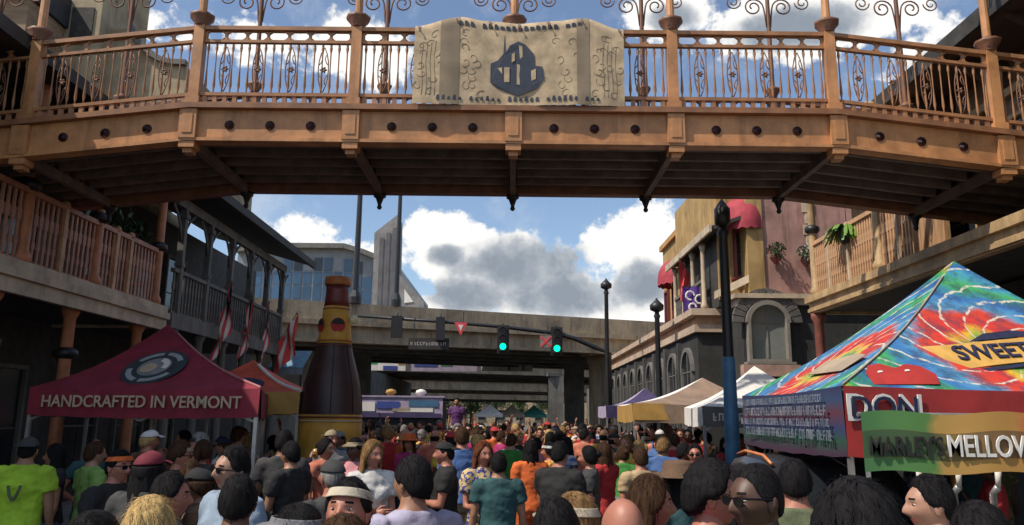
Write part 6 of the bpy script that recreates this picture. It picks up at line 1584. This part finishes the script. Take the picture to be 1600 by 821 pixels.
# ---- the packed crowd further off: bodies shared, each person their own object
def crowd():
    r = random.Random(11); V = []
    specs = [(f, p, sl, lg, tk) for f, p, sl, lg, tk in (
        (0, 'relax', .55, 'trousers', 'shirt'), (0, 'drink', .6, 'shorts', 'shirt'), (0, 'cross', .55, 'shorts', 'shirt'), (0, 'phone', 1.5, 'trousers', 'shirt'), (0, 'hip', .5, 'trousers', 'shirt'),
        (1, 'relax', .4, 'trousers', 'shirt'), (1, 'drink', .4, 'shorts', 'tank'), (1, 'hip', .4, 'x', 'dress'), (1, 'fwd', 1.5, 'trousers', 'shirt'), (1, 'raise', .4, 'shorts', 'tank'))]
    for i, (f, p, sl, lg, tk) in enumerate(specs):
        V.append((f, p, tk, 'c%d' % i, person_meshes('c%d' % i, fem=bool(f), pose=POSES[p], sleeve=sl, legs=lg, top=tk, vox=.024, look=R(r.uniform(-35, 35)), bulk=r.uniform(.95, 1.15))))
    tops = ['red', 'orange', 'coral', 'red', 'orange', 'maroon', 'coral', 'red', 'black', 'black', 'charcoal', 'white', 'navy', 'blue', 'grey', 'maroon', 'pink', 'teal', 'green', 'tan', 'purple', 'yellow', 'light blue', 'cream', 'brown', 'magenta', 'white', 'orange', 'navy striped', 'red striped', 'blue plaid', 'red plaid', 'floral', 'tropical', 'red', 'coral', 'black', 'charcoal', 'tropical']
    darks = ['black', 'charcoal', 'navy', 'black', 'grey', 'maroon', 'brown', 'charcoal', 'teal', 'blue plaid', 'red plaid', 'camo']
    hairs = [('black', 5), ('brown', 4), ('auburn', 1), ('blonde', 2), ('grey', 1), ('sandy', 2)]
    hb = [a for a, n in hairs for _ in range(n)]
    spots = []
    def free(x, y, d):
        if any((x-a)**2+(y-b)**2 < d*d for a, b in spots): return False
        if any((x-a)**2+(y-b)**2 < .36 for a, b, _ in HEROES): return False
        if any(6.4 < b < 13 and y < b and abs(x/y-a/b) < .22/b+.27/y for a, b, _ in HEROES): return False
        if (x+3.0)**2+(y-12.6)**2 < 1.1: return False            # bottle
        cx, cy = x-3.40, y-8.62; u = cy; w = cx
        if abs(u) < 2.0 and abs(w) < 1.1: return False             # car
        if (x-3.35)**2+(y-12.3)**2 < .3: return False
        if 3.5 < x < 6.5 and 5.6 < y < 7.3: return False
        for lx, ly in ((3.0, 7.0), (3.06, 10.4), (-6.3, 10.0), (-3.1, 9.5), (-2.3, 12), (-5.8, 13.4), (3.9, 22.5)):
            if (x-lx)**2+(y-ly)**2 < .16: return False
        if y > 25.5 and -6 < x < -2: return False
        if (x+1.75)**2+(y-24.5)**2 < 1.2: return False
        return True
    tries = 0
    while len(spots) < 238 and tries < 90000:
        tries += 1
        t = r.random(); y = 7.8+25*t**1.05 if r.random() < .88 else r.uniform(4.8, 8.5)
        xl = -min(4.6, .60*y) if y > 9.5 else -min(6.8, .62*y); xr = min(4.3 if y > 11 else 2.9, .58*y)
        x = r.uniform(xl, xr)
        if y < 7.6 and (-.55*y/7 < x < 3.4): continue
        if y < 7 and x > -1.6: continue
        if free(x, y, .54 if y < 13 else .50): spots.append((x, y))
    for _ in range(700):
        if len(spots) >= 252: break
        x, y = r.uniform(3.4, 6), r.uniform(7.6, 10.2)
        if free(x, y, .7): spots.append((x, y))
    rows = []
    for i, (x, y) in enumerate(spots):
        v = V[r.randrange(len(V))]; f = v[0]
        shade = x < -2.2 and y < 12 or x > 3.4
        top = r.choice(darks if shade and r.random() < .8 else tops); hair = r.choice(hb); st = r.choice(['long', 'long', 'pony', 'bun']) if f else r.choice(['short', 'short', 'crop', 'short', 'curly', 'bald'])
        hat = None; hm = None; g = None
        if r.random() < .2: hat = r.choice(['cap', 'cap', 'cap_back', 'visor', 'band']) ; hm = r.choice(['black', 'white', 'red', 'navy', 'khaki', 'grey'])
        if r.random() < .3: g = 'on'
        yaw = r.choice([r.gauss(0, 45), r.gauss(0, 45), r.gauss(180, 40), r.uniform(0, 360)])
        h = r.gauss(1.66 if f else 1.76, .05); h = max(1.56, min(1.86, h))
        rows.append(dict(x=x, y=y, v=v, f=f, top=top, hair=hair, st=st, hat=hat, hm=hm, g=g, yaw=yaw, h=h, skin=r.choice(['fair', 'tan', 'ruddy', 'ruddy', 'tan', 'brown', 'dark']), leg=r.choice(['denim', 'navy', 'khaki', 'black', 'charcoal', 'grey'])))
    for q in rows:
        if q['skin'] in ('dark', 'brown') and q['hair'] not in ('black', 'grey'): q['hair'] = 'black'
    for q in rows: q['px'] = q['x']/(q['y'])
    def where(q):
        x, y = q['x'], q['y']
        if x > 3.3 and y < 11: return 'under the tie-dye tent'
        if x < -2.6 and 8.5 < y < 12.5: return 'under the maroon tent'
        if x < -2.0 and y <= 8.5: return 'before the maroon tent'
        if y < 10: return 'in the nearer crowd'
        if y < 15: return 'in the middle crowd'
        if x > 2.4: return 'near the beige tent'
        if x < -2.2: return 'right of the bottle' if y < 20 else 'before the trailer'
        return 'in the distant crowd' if y < 22 else 'deep in the crowd'
    def desc(q):
        hd = {'bald': 'balding', 'curly': 'curly '+q['hair']+' hair', 'long': 'long '+q['hair']+' hair', 'pony': q['hair']+' ponytail', 'bun': q['hair']+' bun', 'short': 'short '+q['hair']+' hair', 'crop': 'cropped '+q['hair']+' hair'}[q['st']]
        if q['hat']: hd = q['hm']+' '+{'cap': 'cap', 'cap_back': 'backward cap', 'visor': 'visor', 'band': 'headband'}[q['hat']]
        gar = {'shirt': 'shirt', 'tank': 'tank top', 'dress': 'dress'}[q['v'][2]]
        return hd, q['top']+' '+gar
    used = {}
    for q in rows:
        hd, gar = desc(q); fc = 'facing us' if abs((q['yaw'] % 360)-180) < 60 else 'facing away' if abs(((q['yaw']+180) % 360)-180) < 60 else 'side-on'
        near = sorted((o for o in rows if o is not q and abs(o['y']-q['y']) < 3), key=lambda o: abs(o['px']-q['px']))
        lf = [o for o in near if o['px'] < q['px']]; rt = [o for o in near if o['px'] > q['px']]
        side = ''
        if lf and rt: side = ' between '+lf[0]['top']+' and '+rt[0]['top']+' tops'
        elif lf: side = ' right of '+desc(lf[0])[1]
        elif rt: side = ' left of '+desc(rt[0])[1]
        for lab in ('person in %s with %s %s' % (gar, hd, where(q)), 'person in %s with %s%s' % (gar, hd, side), 'person in %s with %s%s, %s' % (gar, hd, side, fc), 'person %s in %s with %s%s, %s' % (fc, gar, hd, side, where(q))):
            lab = lab.replace('with balding', 'with balding head')
            if lab not in used and len(lab.split()) <= 16: break
        used[lab] = 1; q['lab'] = lab
    cup = MB(); cup.lathe([(.028, -.05), (.040, .065), (.038, .065), (.035, .05)], 12); me_cup = cup.mesh('cup', mat('amber beer', (.55, .25, .03), .2, .2, 20.0), True)
    foam = MB(); foam.lathe([(.036, .045), (.037, .058), (.02, .066)], 12); me_foam = foam.mesh('foam', M_WHITE, True)
    ph = MB(); ph.box((0, 0, 0), (.072, .009, .145)); ph.box((.02, -.006, .05), (.018, .004, .018)); me_ph = ph.mesh('phone', M_TXTK)
    bp = MB()
    bp.loft([[Vector((a*math.copysign(abs(math.cos(t))**.6, math.cos(t)), -.195-d+d*math.copysign(abs(math.sin(t))**.6, math.sin(t))*1.0, z)) for t in [2*math.pi*k/16 for k in range(16)]] for z, a, d in ((.98, .10, .03), (1.0, .15, .07), (1.12, .165, .085), (1.28, .16, .075), (1.38, .13, .05), (1.41, .08, .03))])
    bp.box((0, -.345, 1.10), (.2, .05, .16))
    for sx in (-1, 1): bp.tube([(sx*.09, -.17, 1.40), (sx*.115, -.08, 1.50), (sx*.12, .06, 1.49), (sx*.125, .135, 1.36), (sx*.14, .12, 1.2), (sx*.16, -.02, 1.1), (sx*.14, -.15, 1.05)], .020, 6)
    me_bp = bp.mesh('backpack', [None], True); r2 = random.Random(4)
    for i, q in enumerate(rows):
        v = q['v']
        if v[1] in ('drink', 'phone') and q['y'] < 22:
            g = v[4]['grip']*(q['h']/1.75); c_, s_ = math.cos(R(q['yaw'])), math.sin(R(q['yaw']))
            loc = Vector((q['x']+g.x*c_-g.y*s_, q['y']+g.x*s_+g.y*c_, g.z+.01)); hd, gar = desc(q); nm = 'beer cup' if v[1] == 'drink' else 'black phone'
            side = q['lab'].split(' between ')
            for lab in ('%s in the hand of %s, %s, %s' % (nm, gar, hd, where(q)), '%s of %s and %s%s' % (nm, gar, hd, ' between '+side[1].split(',')[0] if len(side) > 1 else ' '+where(q)), '%s raised by %s with %s at depth %d' % (nm, gar, hd, q['y'])):
                if lab not in used and len(lab.split()) <= 16: break
            used[lab] = 1
            if v[1] == 'drink':
                o = link('beer_cup', me_cup, None, loc); tag(o, lab, 'cup', 'cups of beer held in the crowd'); link('foam', me_foam, o)
            else: o = link('phone', me_ph, None, loc, (0, 0, R(q['yaw']))); tag(o, lab, 'phone', 'phones held up in the crowd')
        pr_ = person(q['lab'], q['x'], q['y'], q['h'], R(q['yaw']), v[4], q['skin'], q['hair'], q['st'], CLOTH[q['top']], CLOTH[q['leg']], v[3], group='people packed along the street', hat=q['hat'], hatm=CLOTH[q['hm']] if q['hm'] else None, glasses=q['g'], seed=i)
        if r2.random() < .14 and q['v'][2] != 'dress': o = link('backpack', me_bp, pr_); set_slots(o, [CLOTH[r2.choice(['black', 'navy', 'charcoal', 'maroon', 'olive', 'blue'])]])
crowd()
